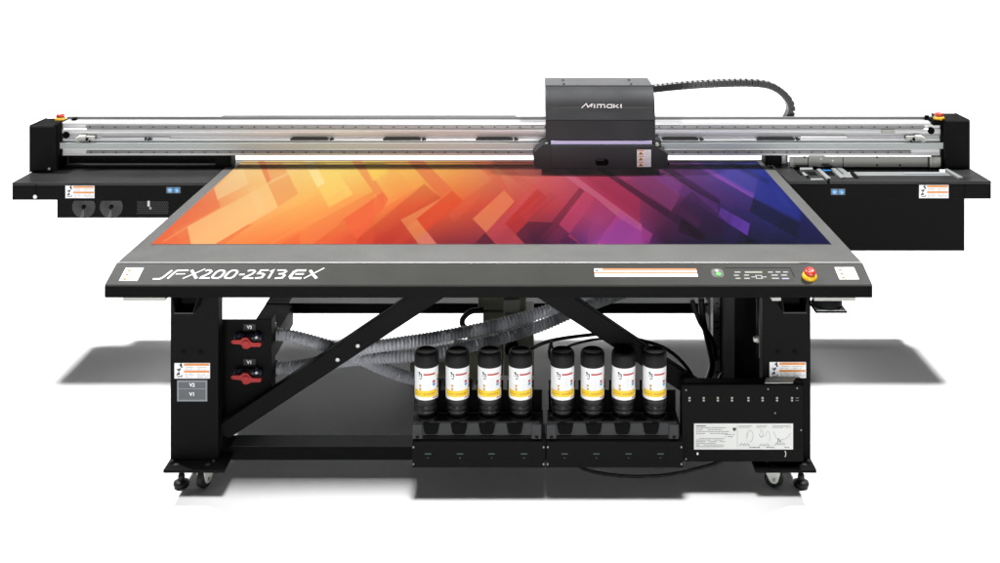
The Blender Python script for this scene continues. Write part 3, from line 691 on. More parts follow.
# cabinets under the shelves
y = 5.0
m = MB(); m.box(X(56.8, y), XL+.35, y, 5.40, Z(218, y), .7715, M['black']); CL = m.build('electronics_cabinet', printer, .003, label='shallow cabinet with two fans under the left shelf')
m = MB(); m.box(XR-.3, X(964.8, y), y, 5.40, Z(251, y), .7765, M['black']); CR = m.build('electronics_cabinet', printer, .003, label='deep plain cabinet under the right shelf')
for px in (84, 111.5):
    x = X(px, y); z = Z(203.5, y)-.004; f = MB(); r = .052
    zc = z-.010
    top = Z(200.5, y)
    for k in range(34):
        t = 2*math.pi*k/34; t2 = t+.10
        p = [(x+.016*math.cos(t), zc+.016*math.sin(t)), (x+r*math.cos(t-.05), zc+r*math.sin(t-.05)), (x+r*math.cos(t+.08), zc+r*math.sin(t+.08)), (x+.016*math.cos(t2), zc+.016*math.sin(t2))]
        p = [(q[0], min(q[1], top)) for q in p]
        if min(q[1] for q in p) > top-.004: continue
        f.prism(p, 'Y', y-.0035, y-.001, M['ductgrey'] if k in (24, 25) else M['fanmesh'])  # two paler blades are a painted highlight
    seg_ = [(x+r*math.cos(t), min(zc+r*math.sin(t), top)) for t in [2*math.pi*q/40 for q in range(40)]]; f.prism(seg_, 'Y', y-.0009, y-.0003, M['fan'])
    f.cyl((x, y-.005, zc), (x, y-.001, zc), .010, M['deep'], 20)
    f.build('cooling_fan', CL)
m = MB()
for i in range(15):
    for j in range(7):
        x = X(137.5, y) + i*.0095 + (j % 2)*.0045; z = Z(201.5, y)-.002-j*.0085; m.box(x-.0026, x+.0026, y-.001, y-.0003, z-.0026, z+.0026, M['fan'])
m.build('vent_grille', CL)
m = MB(); x = X(149, y); m.box(x-.006, x+.004, y-.003, y-.001, .735, .76, M['offwhite']); m.box(x+.002, x+.012, y-.003, y-.001, .722, .732, M['panelgrey']); m.build('cable_tie', CL)
# end covers
def cover(x0, x1, zt, y0, y1, z0, lab):
    m = MB(); m.prism([(y0, z0), (y0, zt-.004), (y0+.006, zt), (y1, zt), (y1, z0)], 'X', x0, x1, M['black']); return m.build('end_cover', printer, .003, label=lab)
EL = cover(-2.318, -2.205, 1.067, 5.160, 5.34, .8505, None); ER = cover(1.970, 2.086, 1.086, 5.195, 5.37, .8575, None)
m = MB(); m.box(-2.2045, -2.2005, 5.19, 5.2425, .8505, 1.062, M['deep']); m.build('end_bracket', printer, .001)
m = MB(); m.box(1.966, 1.9695, 5.22, 5.2425, .8575, 1.08, M['deep']); m.build('end_bracket', printer, .001)
for (px, py) in ((49.5, 168.5),):
    m = MB(); x = X(px, 5.16); z = Z(py, 5.16); m.cyl((x, 5.1595, z), (x, 5.154, z), .006, M['panelgrey'], 16); m.build('screw', EL)
# panels behind the shelves, below the beam
m = MB(); m.box(-2.26, -1.425, 5.345, 5.352, .790, .905, M['black']); m.build('rear_panel', printer, .001, label='black rear panel')
m = MB(); m.box(1.255, 1.962, 5.242, 5.248, .829, .904, M['panelgrey']); RP = m.build('rear_panel', printer, .001, label='grey sheet metal rear panel')
for px in (808, 843, 928):
    m = MB(); x = X(px, 5.242); m.box(x-.002, x+.002, 5.2405, 5.2415, .831, .903, M['rackgrey']); m.build('panel_seam', RP)
m = MB(); x = X(935, 5.235); m.box(x-.028, x+.024, 5.226, 5.2405, .858, .905, M['castsilver']);
for dz in (.872, .884, .896): m.cyl((x-.01, 5.2255, dz), (x-.01, 5.221, dz), .005, M['bolt'], 10)
m.build('beam_bracket', printer, .001)
m = MB(); m.box(X(789.5, 5.235), X(793, 5.235), 5.226, 5.2405, .858, .905, M['castsilver']); m.build('beam_bracket', printer, .001)
for px, py, mt in ((804.5, 157, 'deep'), (877, 157, 'deep'), (877, 165, 'deep'), (900, 165, 'deep'), (821, 158.5, 'screw'), (832.5, 160.5, 'screw')): m = MB(); x = X(px, 5.242); m.cyl((x, 5.2415, Z(py, 5.242)), (x, 5.239, Z(py, 5.242)), .0045, M[mt], 12); m.build('rivet', RP)
m = MB(); m.box(X(809, 5.235), X(825, 5.235), 5.228, 5.2405, Z(155.9, 5.235), .905, M['palegrey']); m.build('cover_tab', RP)
m = MB(); m.box(X(214, 5.24), X(230, 5.24), 5.26, 5.343, .8505, .905, M['black']); m.build('beam_support', printer, .002)
m = MB(); m.box(X(767, 5.22), X(784, 5.22), 5.26, 5.343, .8575, .905, M['black']); m.box(X(785, 5.22), X(792, 5.22), 5.30, 5.343, .8575, .905, M['palegrey']); m.build('beam_support', printer, .002)

# capping station in the right shelf
m = MB(); m.box(1.262, 1.983, 5.072, 5.238, .823, .828, M['deep']); ST = m.build('capping_station', printer)
def fq(pts, z, mt, nm, th=.012, ox=785, oy=145, k=10.):
    """slab whose top face lies at height z, its corners surveyed from the photograph"""
    q = []
    for a, b in pts:
        px = ox+a/k; py = oy+b/k; d = (H-z)*F/(py-VY); q.append((X(px, d), d))
    m_ = MB(); m_.prism(q, 'Z', z-th, z, M[mt]); return m_.build(nm, ST, .0008)
fq([(690,268),(1650,268),(1710,322),(745,324)], .8545, 'traygrey', 'wiper_plate')
fq([(1180,272),(1590,272),(1630,288),(1200,288)], .8563, 'slateline', 'wiper_pad', .0016)
fq([(150,226),(272,224),(278,243),(152,246)], .868, 'traygrey', 'cap_block', .03)
fq([(104,250),(145,250),(225,345),(188,348)], .850, 'deep', 'cap_slot', .01)
fq([(186,252),(310,250),(372,328),(238,330)], .853, 'rackgrey', 'cap_tray')
fq([(218,262),(292,260),(338,312),(262,314)], .8560, 'deep', 'cap_pad', .0028)
fq([(160,262),(182,262),(248,330),(226,332)], .857, 'slateline', 'tray_edge')
fq([(255,334),(372,332),(388,346),(262,350)], .858, 'traygrey', 'tray_edge')
fq([(318,238),(352,236),(458,330),(424,342)], .862, 'traygrey', 'slide_rail', .02)
fq([(424,334),(446,332),(448,346),(430,348)], .866, 'deep', 'rail_end', .02)
fq([(375,240),(448,238),(462,256),(394,258)], .856, 'blueslide', 'blue_guide')
fq([(400,262),(468,258),(548,322),(470,324)], .850, 'deep', 'slide_well', .01)
fq([(462,232),(500,228),(602,318),(556,326)], .862, 'traygrey', 'slide_rail', .02)
fq([(505,222),(560,222),(640,282),(592,284)], .858, 'traygrey', 'slide_cover', .015)
fq([(580,284),(650,282),(676,322),(606,324)], .859, 'traygrey', 'slide_cover', .015)
fq([(650,264),(676,262),(738,324),(704,328)], .860, 'deep', 'cable_strip', .015)
fq([(390,205),(470,203),(474,210),(394,212)], .872, 'deep', 'latch', .012)
fq([(1600,238),(1625,236),(1780,322),(1735,326)], .866, 'traygrey', 'slide_rail', .02)

# ------------------------------------------------------------------ beam
y = 5.25; bx0, bx1 = X(61, 5.25), X(940.3, 5.25)
zp = lambda py: Z(py, y)
m = MB()
prof = [(y+.035, zp(155.5)), (y, zp(155.5)), (y-.002, zp(154.8)), (y-.002, zp(153.2)), (y, zp(152.8)), (y, zp(138.5)), (y+.006, zp(137.8)), (y+.004, zp(136.6)), (y-.002, zp(134.8)), (y-.007, zp(132.5)), (y-.008, zp(130.8)), (y-.006, zp(129)), (y, zp(128)), (y, zp(123.2)), (y+.003, zp(122.4)), (5.325, zp(122.2)), (5.325, zp(122.2)-.006), (y+.035, zp(122.2)-.006)]
m.prism(prof, 'X', bx0, bx1, M['alu'])
BE = m.build('gantry_beam', printer, .0008)
m = MB(); m.box(bx0, bx1, 5.318, 5.330, zp(122.0), zp(122.0)+.0125, M['toprail']); m.build('beam_top_rail', BE, .001)
def rail(px0, px1, py0, py1, nm, hp0, step=12.65):
    r_ = MB(); r_.box(X(px0, y), X(px1, y), y-.012, y-.0005, zp(py1), zp(py0), M['steel']); o = r_.build(nm, BE, .0012)
    h_ = MB(); k = hp0
    while k < px1-2:
        x = X(k, y-.012); h_.cyl((x, y-.0122, zp((py0+py1)/2)), (x, y-.0135, zp((py0+py1)/2)), .0036, M['deep'], 10); k += step
    h_.build('rail_holes', o)
rail(86.5, 924, 124.9, 127.9, 'guide_rail', 90); rail(87, 910.5, 150.2, 153.0, 'guide_rail', 91)
m = MB(); m.box(X(55, 5.22), X(943.5, 5.22), 5.217, 5.222, Z(148.6, 5.22), Z(142.6, 5.22), M['belt']); m.build('cover_strip', BE, .001)
for px in (66.8, 940.5):
    m = MB(); x = X(min(px, 930.5), y) if px > 900 else X(px, y); z = zp(134.5) if px < 500 else zp(130.3); m.tube([(x, y-.0095, z), (x, y-.0085, z)], .0165, M['deep'], 28); m.build('beam_hole', BE)
def clip(px0, px1):
    m = MB(); x0, x1 = X(px0, y), X(px1, y); m.box(x0, x1, y-.018, y-.0085, zp(139.6), zp(137.6), M['rackgrey']); m.box(x0+.008, x1-.008, y-.0165, y-.0085, zp(137.5), zp(136.8), M['rubber'])
    m.cyl((x1+.012, y-.02, zp(138.4)), (x1+.012, y-.0085, zp(138.4)), .007, M['rubber'], 12); m.cyl((x1+.022, y-.018, zp(138.8)), (x1+.022, y-.0085, zp(138.8)), .004, M['rubber'], 10); m.build('cable_clip', BE)
for a, b in ((291, 329), (383.5, 421), (476, 513), (661.5, 698), (756, 794)): clip(a, b)
clip(145.5, 147.5)
m = MB(); m.box(X(101, y), X(170, y), y-.0065, y-.002, zp(138.3), zp(137.0), M['alu_dark']); m.box(X(800, y), X(846, y), y-.011, y-.008, zp(137.6), zp(135.4), M['alu_dark']); m.build('beam_recess_shade', BE)  # raised darker strips stand in for shade in the beam's recess
def hook(px, flip=1):
    m = MB(); x = X(px, y); z = zp(137.5); f_ = flip
    m.tube([(x-f_*.030, y-.03, z-.014), (x-f_*.026, y-.03, z-.002), (x-f_*.012, y-.03, z+.006), (x+f_*.012, y-.03, z+.008)], lambda i: (.011, .014, .015, .012)[i], M['castsilver'], 16)
    m.box(min(x+f_*.012, x+f_*.05), max(x+f_*.012, x+f_*.05), y-.030, y-.009, z-.008, z+.013, M['castsilver']); m.cyl((x+f_*.016, y-.036, z-.001), (x+f_*.016, y-.03, z-.001), .008, M['deep'], 12)
    m.cyl((x+f_*.03, y-.036, z-.010), (x+f_*.03, y-.03, z-.010), .005, M['deep'], 12); m.cyl((x+f_*.04, y-.034, z+.004), (x+f_*.04, y-.03, z+.004), .004, M['bolt'], 12)
    m.build('stop_bracket', BE, .002)
hook(86); hook(915, -1)
m = MB(); m.box(X(881, y), X(894, y), y-.016, y-.009, zp(132.8), zp(129.2), M['castsilver']); m.build('nameplate', BE, .001)
m = MB(); m.box(X(222, 5.36), X(516, 5.36), 5.350, 5.372, Z(118.2, 5.36), Z(115.4, 5.36), M['toprail']); m.build('rear_duct', printer, .002)
m = MB(); m.box(-.9, -.8, 5.3305, 5.3495, 1.058, 1.066, M['alu_dark']); m.build('duct_bracket', printer)
for px, zz in ((60.5, None), (939.3, None)): pass
estop((X(60.5, 5.30), 5.30, zp(122.0)-.0005), .020, 'red emergency stop button on the left end of the beam')
estop((X(939.0, 5.25), 5.25, 1.0805), .021, 'red emergency stop button on the right end of the beam')
m = MB(); m.box(1.925, 1.99, 5.222, 5.285, 1.0565, 1.0800, M['deep']); m.build('button_box', printer)
m = MB(); m.box(X(68, 5.25), X(72, 5.25), 5.29, 5.31, zp(122)-.001, zp(122)+.009, M['deep']); m.box(X(929, 5.25), X(933, 5.25), 5.30, 5.31, zp(122)-.001, zp(122)+.022, M['deep']); m.build('cable_gland', printer)

# ------------------------------------------------------------------ carriage
cx0, cx1 = .092, .599
zA = Z(140.5, 5.12); zS = Z(119.8, 5.12); zT = 1.242; yT = 5.228
m = MB()
# lower dark band
m.box(X(546, 5.12), X(655.3, 5.12), 5.12, 5.232, zA, zS-.0005, M['carriage_dark'])
CA = m.build('print_carriage', printer, .004)
prof = [(5.12, zS), (5.131, zS+.03)]
for k in range(21):
    t = k/20; prof.append((5.139+.087*(t**1.5), zS+.05+(zT-.004-zS-.05)*math.sin(t*math.pi/2*.96)/math.sin(math.pi/2*.96)))
prof += [(yT+.0, zT-.002), (5.45, zT-.002), (5.45, 1.09), (5.232, 1.09), (5.232, zS)]
m = MB(); m.prism(prof, 'X', cx0, cx1, M['carriage'], smooth=False); m.build('carriage_hood', CA, .002)
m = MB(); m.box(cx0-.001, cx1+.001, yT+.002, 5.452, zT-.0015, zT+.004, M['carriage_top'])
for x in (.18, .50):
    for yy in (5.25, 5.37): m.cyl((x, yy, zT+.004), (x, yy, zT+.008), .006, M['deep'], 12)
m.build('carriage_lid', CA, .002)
m = MB(); m.box(X(551, 5.11), X(652, 5.11), 5.11, 5.22, Z(145.2, 5.105), Z(141.0, 5.105), M['lavender']); m.build('trim_strip', CA, .001)
yb = 5.095
bp = [(551, 145.6), (652.5, 145.6), (667.5, 153.8), (667, 164.2), (658.5, 168.3), (539.6, 168.3), (534.2, 164.2), (534.4, 152.8), (543, 145.6)]
m = MB(); m.prism([(X(p, yb), Z(q, yb)) for p, q in bp], 'Y', yb, 5.232, M['carriage_dark']); LC = m.build('lower_cover', CA, .003)
m = MB(); m.box(X(551, yb), X(651.5, yb), yb-.006, yb-.0005, Z(168.0, yb), Z(145.7, yb), M['carriage_dark']); m.build('service_flap', LC, .0012)
for a, b in ((543, 551), (653, 661)):
    m = MB(); m.prism([(X(p, 5.14), Z(q, 5.14)) for p, q in ((a, 147.5), (b, 147.5), (b, 140), ((a+b)/2, 139.5) if a < 600 else (a, 140))], 'Y', 5.14, 5.21, M['rackgrey']); m.cyl((X((a+b)/2, 5.13), 5.125, Z(144.5, 5.13)), (X((a+b)/2, 5.13), 5.14, Z(144.5, 5.13)), .009, M['castsilver'], 12); m.build('side_linkage', CA, .001)
for px in (535.8, 668):
    m = MB(); x = X(px, 5.11); m.cyl((x-.006, 5.12, Z(163.8, 5.11)), (x+.006, 5.12, Z(163.8, 5.11)), .008, M['deep'], 16); m.build('side_knob', CA)
PF = front(yb-.006)
m = MB(); a = fr2(PF, 595.5, 608.5, 158.8, 165.5); r_ = (a[3]-a[2])/2*.55
pts = [(a[0]+r_, a[2]), (a[1]-r_, a[2]), (a[1], a[2]+r_), (a[1], a[3]-r_), (a[1]-r_, a[3]), (a[0]+r_, a[3]), (a[0], a[3]-r_), (a[0], a[2]+r_)]
poly(m, PF, pts, M['deep'], .0006); m.box(a[0]+.006, a[0]+.040, PF.o.y-.004, PF.o.y-.001, a[3]-.008, a[3]-.002, M['rubber']); m.build('grip_slot', LC)
triangle_label(LC, PF, *fr2(PF, 637, 651, 149.5, 166.8))
# maker's lettering, stroke built
PLG = PL((0, 5.1345, zS+.028), (1, 0, 0), (0, .02, .075))
prf = [(p[0], p[1]) for p in prof[2:8]]
u0, vb_ = 0, 0
# find the local slope of the hood at the lettering height
zt_ = Z(107.0, 5.14); tgt = min(range(1, len(prof)-4), key=lambda i: abs(prof[i][1]-zt_)); q0, q1 = prof[max(tgt-1, 1)], prof[tgt+1]
PLG = PL((0, q0[0], q0[1]), (1, 0, 0), (0, q1[0]-q0[0], q1[1]-q0[1]))
lg = MB(); n_ = 0
def ls(pts, w_=.0052):
    global n_
    n_ += 1
    q = [PLG.hit(570 + a/15.38, 90 + b/15.38) for a, b in pts]
    stroke(lg, PLG, q, w_, M['letter'], .0042 + .00015*(n_ % 5)); stroke(lg, PLG, [(a, b-.0035) for a, b in q], w_, M['deep'], .0020 + .00015*(n_ % 5))  # second stroke is a dark painted drop shadow below the letter
ls([(178,275),(248,208),(276,262),(342,208)]); ls([(342,210),(300,274)][:0] or [(345,207),(322,262)], .0055); ls([(376,214),(376,278)], .0065)
ls([(420,278),(420,222),(528,222),(534,278)]); ls([(474,228),(474,278)], .0060)
ls([(640,222),(584,222),(562,248),(582,270),(636,270)]); ls([(644,216),(644,278)], .0060)
ls([(676,214),(676,278)], .0060); ls([(742,220),(700,247),(746,274)]); ls([(784,214),(784,278)], .0065)
lg.build('logo_lettering', CA)

# cable chain
path = spline([(X(648, 5.38), 5.36, Z(88.0, 5.38)), (X(680, 5.4), 5.40, Z(85.3, 5.4)), (X(715, 5.4), 5.4, Z(83, 5.4)), (X(748, 5.4), 5.4, Z(82.3, 5.4)), (X(768, 5.4), 5.4, Z(84.5, 5.4)), (X(781, 5.4), 5.4, Z(91.5, 5.4)), (X(789, 5.4), 5.4, Z(101, 5.4)), (X(790.5, 5.4), 5.4, Z(111, 5.4)), (X(785, 5.4), 5.4, Z(122, 5.4))], .004)
m = MB(); acc = 0; last = path[0]; k = 0
for i in range(1, len(path)):
    acc += (path[i]-path[i-1]).length
    if acc >= .0245:
        acc = 0; p = last.lerp(path[i], .5); t = (path[i]-last).normalized(); nz = Vector((-t.z, 0, t.x)); nz = nz if (k, 1) else nz
        def B(l, y0, y1, n0, n1, mt):
            vs = [p + t*a + Vector((0, b, 0)) + nz*c_ for a in (-l, l) for b in (y0, y1) for c_ in (n0, n1)]
            m.idx(vs, [(0,1,3,2),(4,6,7,5),(0,4,5,1),(2,3,7,6),(0,2,6,4),(1,5,7,3)], mt)
        B(.0118, -.030, .030, -.0170, .0150, M['chain']); B(.007, -.033, .033, .0152, .0172, M['chainglint']); B(.014, -.022, .022, -.010, .008, M['deep']); B(.004, -.0325, -.0302, -.006, .006, M['rackgrey'])
        last = path[i]; k += 1
m.build('cable_chain', printer)
m = MB(); m.box(X(777, 5.4), X(792, 5.4), 5.36, 5.44, 1.02, Z(119, 5.4), M['alu_dark']); m.build('chain_mount', printer)
m = MB(); m.box(bx0+.1, bx1-.1, 5.3455, 5.355, .95, 1.06, M['alu_dark']); m.build('beam_rear_plate', printer) if False else None

# ------------------------------------------------------------------ printed sheet
def lin(c): return tuple(((v/255+.055)/1.055)**2.4 if v > 10 else v/255/12.92 for v in c)
SX0, SX1, SY0, SY1 = -1.378, 1.122, 4.061, 5.372; ZS = .8535
rows = [(172, [(246,(250,205,135)),(300,(252,210,120)),(340,(250,212,110)),(400,(245,190,85)),(460,(232,150,75)),(515,(212,112,88)),(560,(200,90,100)),(600,(160,55,85)),(650,(125,50,95)),(690,(115,60,130)),(720,(85,68,160)),(760,(45,58,145))]),
        (205, [(195,(243,135,88)),(250,(252,185,112)),(300,(250,180,92)),(350,(246,155,78)),(400,(236,112,58)),(450,(225,92,48)),(500,(198,72,58)),(540,(182,58,60)),(580,(168,58,82)),(620,(145,46,78)),(660,(92,34,74)),(700,(60,28,80)),(740,(45,35,98)),(775,(38,44,118)),(800,(28,33,92))]),
        (243, [(155,(242,108,66)),(200,(248,150,84)),(250,(243,132,68)),(300,(236,104,54)),(350,(198,64,44)),(400,(160,46,40)),(450,(112,36,50)),(500,(92,34,62)),(540,(52,24,52)),(570,(75,32,82)),(600,(112,50,116)),(640,(96,42,106)),(665,(42,20,50)),(700,(25,20,48)),(750,(20,20,48)),(830,(20,22,58))])]
R_ = []
for py, cs in rows:
    d = (H-ZS)*F/(py-VY); R_.append((d, [(X(px, d), lin(c_)) for px, c_ in cs]))
def row_col(cs, x):
    if x <= cs[0][0]: return cs[0][1]
    for (xa, ca), (xb, cb_) in zip(cs, cs[1:]):
        if x <= xb: t = (x-xa)/(xb-xa); t = t*t*(3-2*t); return tuple(p+(q-p)*t for p, q in zip(ca, cb_))
    return cs[-1][1]
polys = []
def PG(ox, pts, col, al):
    w_ = []
    for zx, zy in pts:
        px = ox+zx/5.556; py = 155+zy/5.556; d = (H-ZS)*F/(py-VY); w_.append((X(px, d), d))
    polys.append((w_, lin(col), al, min(p[0] for p in w_), max(p[0] for p in w_), min(p[1] for p in w_), max(p[1] for p in w_)))
PG(140, [(262,398),(708,160),(768,290),(400,505),(285,505)], (253,208,140), .55)
PG(140, [(40,505),(410,180),(448,290),(262,395),(125,480),(130,505)], (238,108,68), .55)
PG(140, [(262,398),(285,505),(130,505),(125,485)], (238,100,60), .5)
PG(140, [(125,478),(262,395),(268,405),(128,490)], (250,150,100), .5)
PG(140, [(655,40),(790,40),(880,215),(768,288)], (240,150,88), .6)
PG(140, [(530,90),(570,65),(603,160),(430,250),(412,185)], (254,220,160), .45)
PG(140, [(655,30),(690,30),(730,150),(708,160)], (236,120,75), .6)
PG(140, [(708,150),(870,70),(890,75),(712,165)], (252,210,150), .5)
PG(140, [(400,505),(600,385),(625,385),(455,505)], (234,105,58), .5)
PG(140, [(760,505),(1000,360),(1300,200),(1300,505)], (228,90,48), .35)
PG(300, [(20,30),(165,30),(295,218),(160,290)], (255,220,112), .5)
PG(300, [(20,30),(75,30),(140,155),(95,180)], (255,235,165), .6)
PG(300, [(285,30),(340,30),(490,240),(470,290),(425,230)], (236,122,72), .6)
PG(300, [(345,30),(440,30),(495,90),(405,145)], (252,210,90), .6)
PG(300, [(440,30),(595,30),(690,158),(470,290),(460,205),(495,90)], (246,170,82), .35)
PG(300, [(0,415),(295,218),(425,230),(240,355),(200,400),(60,505),(0,505)], (246,150,80), .25)
PG(300, [(240,358),(460,205),(490,245),(470,290),(315,470)], (234,92,56), .65)
PG(300, [(315,470),(325,505),(660,505),(560,360),(785,240),(690,160)], (192,52,38), .45)
PG(300, [(135,505),(250,425),(310,475),(325,505)], (222,84,50), .5)
PG(300, [(560,360),(785,240),(845,195),(648,355),(768,505),(665,505)], (244,158,94), .42)
PG(300, [(595,30),(685,30),(845,190),(785,240)], (224,100,62), .65)
PG(300, [(845,195),(905,255),(700,425),(648,355)], (212,62,34), .6)
PG(300, [(700,425),(905,255),(1110,100),(1300,505),(768,505)], (180,52,48), .22)
PG(300, [(650,470),(705,425),(768,505),(668,505)], (205,105,105), .5)
PG(460, [(70,355),(245,195),(303,258),(145,430)], (236,140,90), .5)
PG(460, [(60,30),(160,30),(305,255),(245,195)], (214,92,62), .5)
PG(460, [(140,430),(480,100),(520,110),(250,380),(370,505),(205,505)], (210,78,84), .35)
PG(460, [(70,505),(140,430),(207,505)], (66,20,42), .7)
PG(460, [(248,380),(430,185),(485,235),(310,440)], (182,42,40), .6)
PG(460, [(160,35),(240,35),(430,185),(400,215)], (200,84,66), .45)
PG(460, [(310,440),(380,370),(520,375),(400,505),(370,505)], (56,18,46), .65)
PG(460, [(400,505),(665,180),(690,200),(550,385),(690,505)], (70,22,46), .5)
PG(460, [(550,385),(690,200),(750,240),(600,450),(684,505)], (196,66,98), .35)
PG(460, [(535,80),(590,80),(1010,385),(1010,430),(885,350),(755,240),(660,175)], (222,122,156), .32)
PG(460, [(710,505),(885,350),(1010,420),(1010,505)], (122,60,142), .5)
PG(460, [(750,240),(885,350),(800,505),(700,505)], (150,56,112), .3)
PG(460, [(590,80),(1000,385),(1000,235),(780,80)], (170,42,72), .4)
PG(460, [(825,85),(950,85),(965,120),(920,145)], (165,62,112), .4)
PG(620, [(-100,65),(475,440),(460,485),(-130,75)], (44,18,40), .72)
PG(620, [(0,310),(182,440),(155,505),(-140,505)], (170,62,140), .45)
PG(620, [(75,110),(180,110),(340,215),(285,310),(60,150)], (132,58,108), .45)
PG(620, [(200,80),(350,165),(320,215),(180,120)], (126,60,136), .5)
PG(620, [(235,80),(300,80),(560,250),(545,290)], (38,16,46), .75)
PG(620, [(300,75),(390,40),(745,235),(720,315),(560,250)], (70,34,96), .35)
PG(620, [(560,290),(722,382),(708,448),(545,345)], (92,50,146), .7)
PG(620, [(630,330),(722,382),(708,448),(612,385)], (100,60,176), .4)
PG(620, [(350,165),(545,270),(545,345),(385,250),(330,215)], (88,44,112), .45)
PG(620, [(285,310),(400,200),(610,385),(600,430),(470,480)], (30,16,40), .45)
PG(620, [(340,350),(475,440),(462,480),(320,425)], (12,10,20), .6)
PG(620, [(380,36),(430,36),(745,215),(740,240)], (150,78,185), .65)
PG(620, [(430,36),(560,36),(770,110),(745,235)], (76,68,164), .55)
PG(620, [(560,36),(755,30),(1010,300),(1010,370),(745,230),(770,110)], (40,50,145), .55)
PG(620, [(740,240),(1000,380),(1000,470),(720,315)], (14,16,36), .75)
PG(620, [(560,36),(625,36),(830,140),(830,165)], (24,30,96), .6)
PG(620, [(700,450),(760,480),(750,505),(690,505)], (8,8,16), .6)
PG(720, [(440,300),(640,520),(430,520)], (26,28,84), .35)
PG(720, [(445,330),(560,460),(560,500),(445,490)], (20,20,60), .4)
# fainter facets between the large ones
for ox, pts, col, al in (
    (140, [(180,420),(1000,20),(1000,60),(215,470)], (255,190,110), .12), (140, [(450,500),(1000,215),(1000,270),(560,500)], (236,110,60), .15), (140, [(700,500),(1000,335),(1000,345),(720,500)], (255,170,90), .35),
    (140, [(600,190),(640,170),(700,310),(655,335)], (255,225,160), .18), (300, [(0,330),(240,190),(260,240),(0,400)], (240,140,70), .18), (300, [(90,500),(560,200),(600,230),(180,500)], (240,120,70), .2),
    (300, [(380,500),(760,215),(790,245),(470,500)], (150,30,34), .22), (300, [(500,500),(820,270),(850,300),(560,500)], (224,96,60), .16), (300, [(430,110),(520,60),(640,200),(560,260)], (232,120,70), .18),
    (300, [(820,330),(1000,190),(1000,240),(860,370)], (236,110,80), .2), (460, [(180,470),(500,200),(540,230),(240,500)], (120,30,50), .22), (460, [(330,330),(560,120),(590,150),(370,370)], (210,80,90), .2),
    (460, [(470,480),(700,240),(740,260),(540,500)], (150,50,90), .2), (460, [(600,300),(700,205),(860,330),(790,400)], (176,70,120), .22), (460, [(640,90),(700,90),(1000,300),(1000,340)], (120,30,60), .25),
    (460, [(760,470),(930,340),(1000,380),(900,500)], (90,50,130), .2), (620, [(60,150),(110,140),(460,370),(430,400)], (96,36,80), .25), (620, [(120,500),(330,300),(390,330),(230,500)], (40,20,50), .3),
    (620, [(300,110),(360,100),(640,260),(620,300)], (90,44,120), .22), (620, [(480,60),(540,60),(800,190),(790,220)], (60,50,140), .25), (620, [(560,400),(640,280),(700,300),(640,500),(590,500)], (40,28,84), .3),
    (620, [(730,320),(800,260),(900,320),(860,420)], (30,32,86), .3), (620, [(780,500),(830,350),(870,370),(830,500)], (36,34,92), .25), (620, [(850,180),(900,205),(960,300),(900,280)], (60,74,180), .25)):
    PG(ox, pts, col, al*.6)
def inside(pt, pg):
    x, y_ = pt; r = False; j = len(pg)-1
    for i in range(len(pg)):
        a, b = pg[i]; c_, d_ = pg[j]
        if (b > y_) != (d_ > y_) and x < (c_-a)*(y_-b)/(d_-b)+a: r = not r
        j = i
    return r
NX, NY = 1300, 420
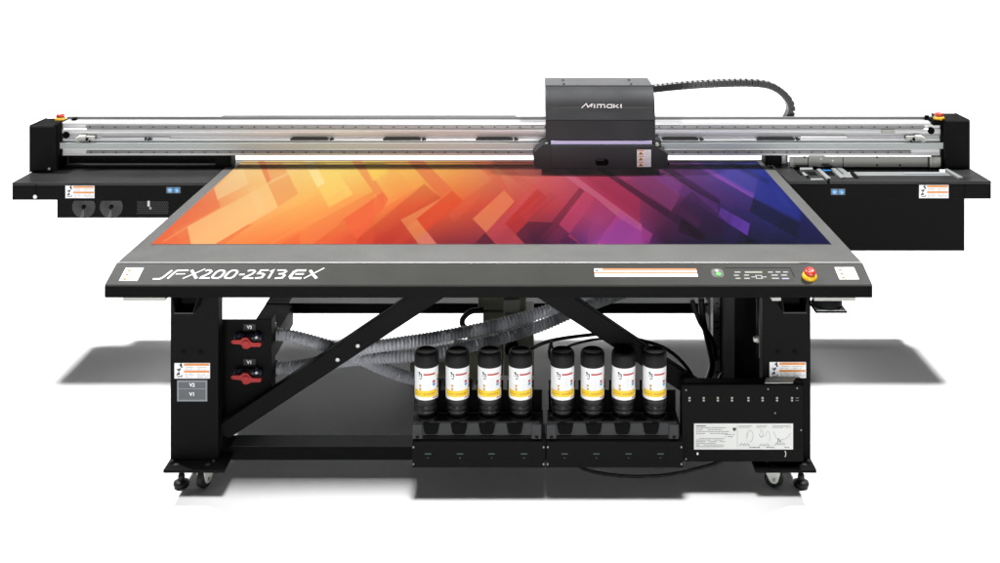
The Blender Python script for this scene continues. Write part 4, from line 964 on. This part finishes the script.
try:
    import numpy as np
    gx, gy = np.meshgrid(np.linspace(SX0, SX1, NX), np.linspace(SY0, SY1, NY))
    Rs = []
    for d, cs in R_:
        xs = np.array([a for a, _ in cs]); Rs.append((d, np.stack([np.interp(gx, xs, [c_[k] for _, c_ in cs]) for k in range(3)], -1)))
    (d0, c0), (d1, c1), (d2, c2) = Rs
    t01 = np.clip((d0-gy)/(d0-d1), 0, 1)[..., None]; t12 = np.clip((d1-gy)/(d1-d2), 0, 1)[..., None]
    base = np.where(gy[..., None] > d1, c0*(1-t01)+c1*t01, c1*(1-t12)+c2*t12)
    for pg, col, al, ax, bx_, ay, by in polys:
        # analytic edge softening: point sampled four times
        cov = np.zeros_like(gx)
        for ox_, oy_ in ((-.0007, -.0011), (.0007, -.0011), (-.0007, .0011), (.0007, .0011)):
            X_, Y_ = gx+ox_, gy+oy_; ins = np.zeros(gx.shape, bool); j = len(pg)-1
            for i in range(len(pg)):
                a, b = pg[i]; c_, d_ = pg[j]
                if b != d_: ins ^= ((b > Y_) != (d_ > Y_)) & (X_ < (c_-a)*(Y_-b)/(d_-b)+a)
                j = i
            cov += ins
        cov = (cov/4*al)[..., None]
        base = base*(1-cov)+np.array(col)*cov
    GAIN = .285
    base = np.clip(base*GAIN, 0, 1)
    me = bpy.data.meshes.new('printed_sheet')
    nv = NX*NY; co = np.stack([gx-CX, gy-4.7, np.full_like(gx, 0.002)], -1).reshape(-1, 3)
    ii = np.arange(nv).reshape(NY, NX); q = np.stack([ii[:-1, :-1], ii[:-1, 1:], ii[1:, 1:], ii[1:, :-1]], -1).reshape(-1, 4)
    # bottom and rim so that the sheet has its own thickness
    cor = [(SX0-CX, SY0-4.7, 0), (SX1-CX, SY0-4.7, 0), (SX1-CX, SY1-4.7, 0), (SX0-CX, SY1-4.7, 0)]
    co = np.vstack([co, cor]); tc_ = [0, NX-1, nv-1, nv-NX]
    ex = [(nv, nv+1, tc_[1], tc_[0]), (nv+1, nv+2, tc_[2], tc_[1]), (nv+2, nv+3, tc_[3], tc_[2]), (nv+3, nv, tc_[0], tc_[3]), (nv+3, nv+2, nv+1, nv)]
    q = np.vstack([q, np.array(ex)])
    me.vertices.add(len(co)); me.vertices.foreach_set('co', co.ravel())
    me.loops.add(q.size); me.loops.foreach_set('vertex_index', q.ravel().astype('i4'))
    me.polygons.add(len(q)); me.polygons.foreach_set('loop_start', (np.arange(len(q))*4).astype('i4')); me.polygons.foreach_set('loop_total', np.full(len(q), 4, 'i4'))
    me.update(calc_edges=True)
    ca = me.color_attributes.new('artwork', 'FLOAT_COLOR', 'POINT')
    colr = np.ones((len(co), 4), 'f4'); colr[:nv, :3] = base.reshape(-1, 3); colr[nv:, :3] = .6; ca.data.foreach_set('color', colr.ravel())
finally:
    pass
pm = bpy.data.materials.new('printed_artwork'); pm.use_nodes = True; nt = pm.node_tree; b = nt.nodes['Principled BSDF']
at = nt.nodes.new('ShaderNodeAttribute'); at.attribute_name = 'artwork'; nt.links.new(at.outputs['Color'], b.inputs['Base Color'])
b.inputs['Roughness'].default_value = .6; b.inputs['Specular IOR Level'].default_value = .03
me.materials.append(pm)
so = bpy.data.objects.new('printed_sheet', me); COL.objects.link(so); so.location = (CX, 4.7, .8516)
so['label'] = 'large printed sheet of orange to violet angular artwork lying on the print bed'; so['category'] = 'print'

# ------------------------------------------------------------------ camera
cam = bpy.data.cameras.new('camera'); co_ = bpy.data.objects.new('camera', cam); COL.objects.link(co_)
co_.location = (0, 0, H); co_.rotation_euler = (math.pi/2, 0, 0)
cam.sensor_width = 36; cam.lens = 36*F/1000; cam.shift_x = -(VX-500)/1000; cam.shift_y = (VY-281.5)/1000; cam.clip_end = 200
sc.camera = co_
sc.view_settings.view_transform = 'Standard'; sc.view_settings.look = 'None'; sc.view_settings.gamma = 1; sc.view_settings.exposure = 0
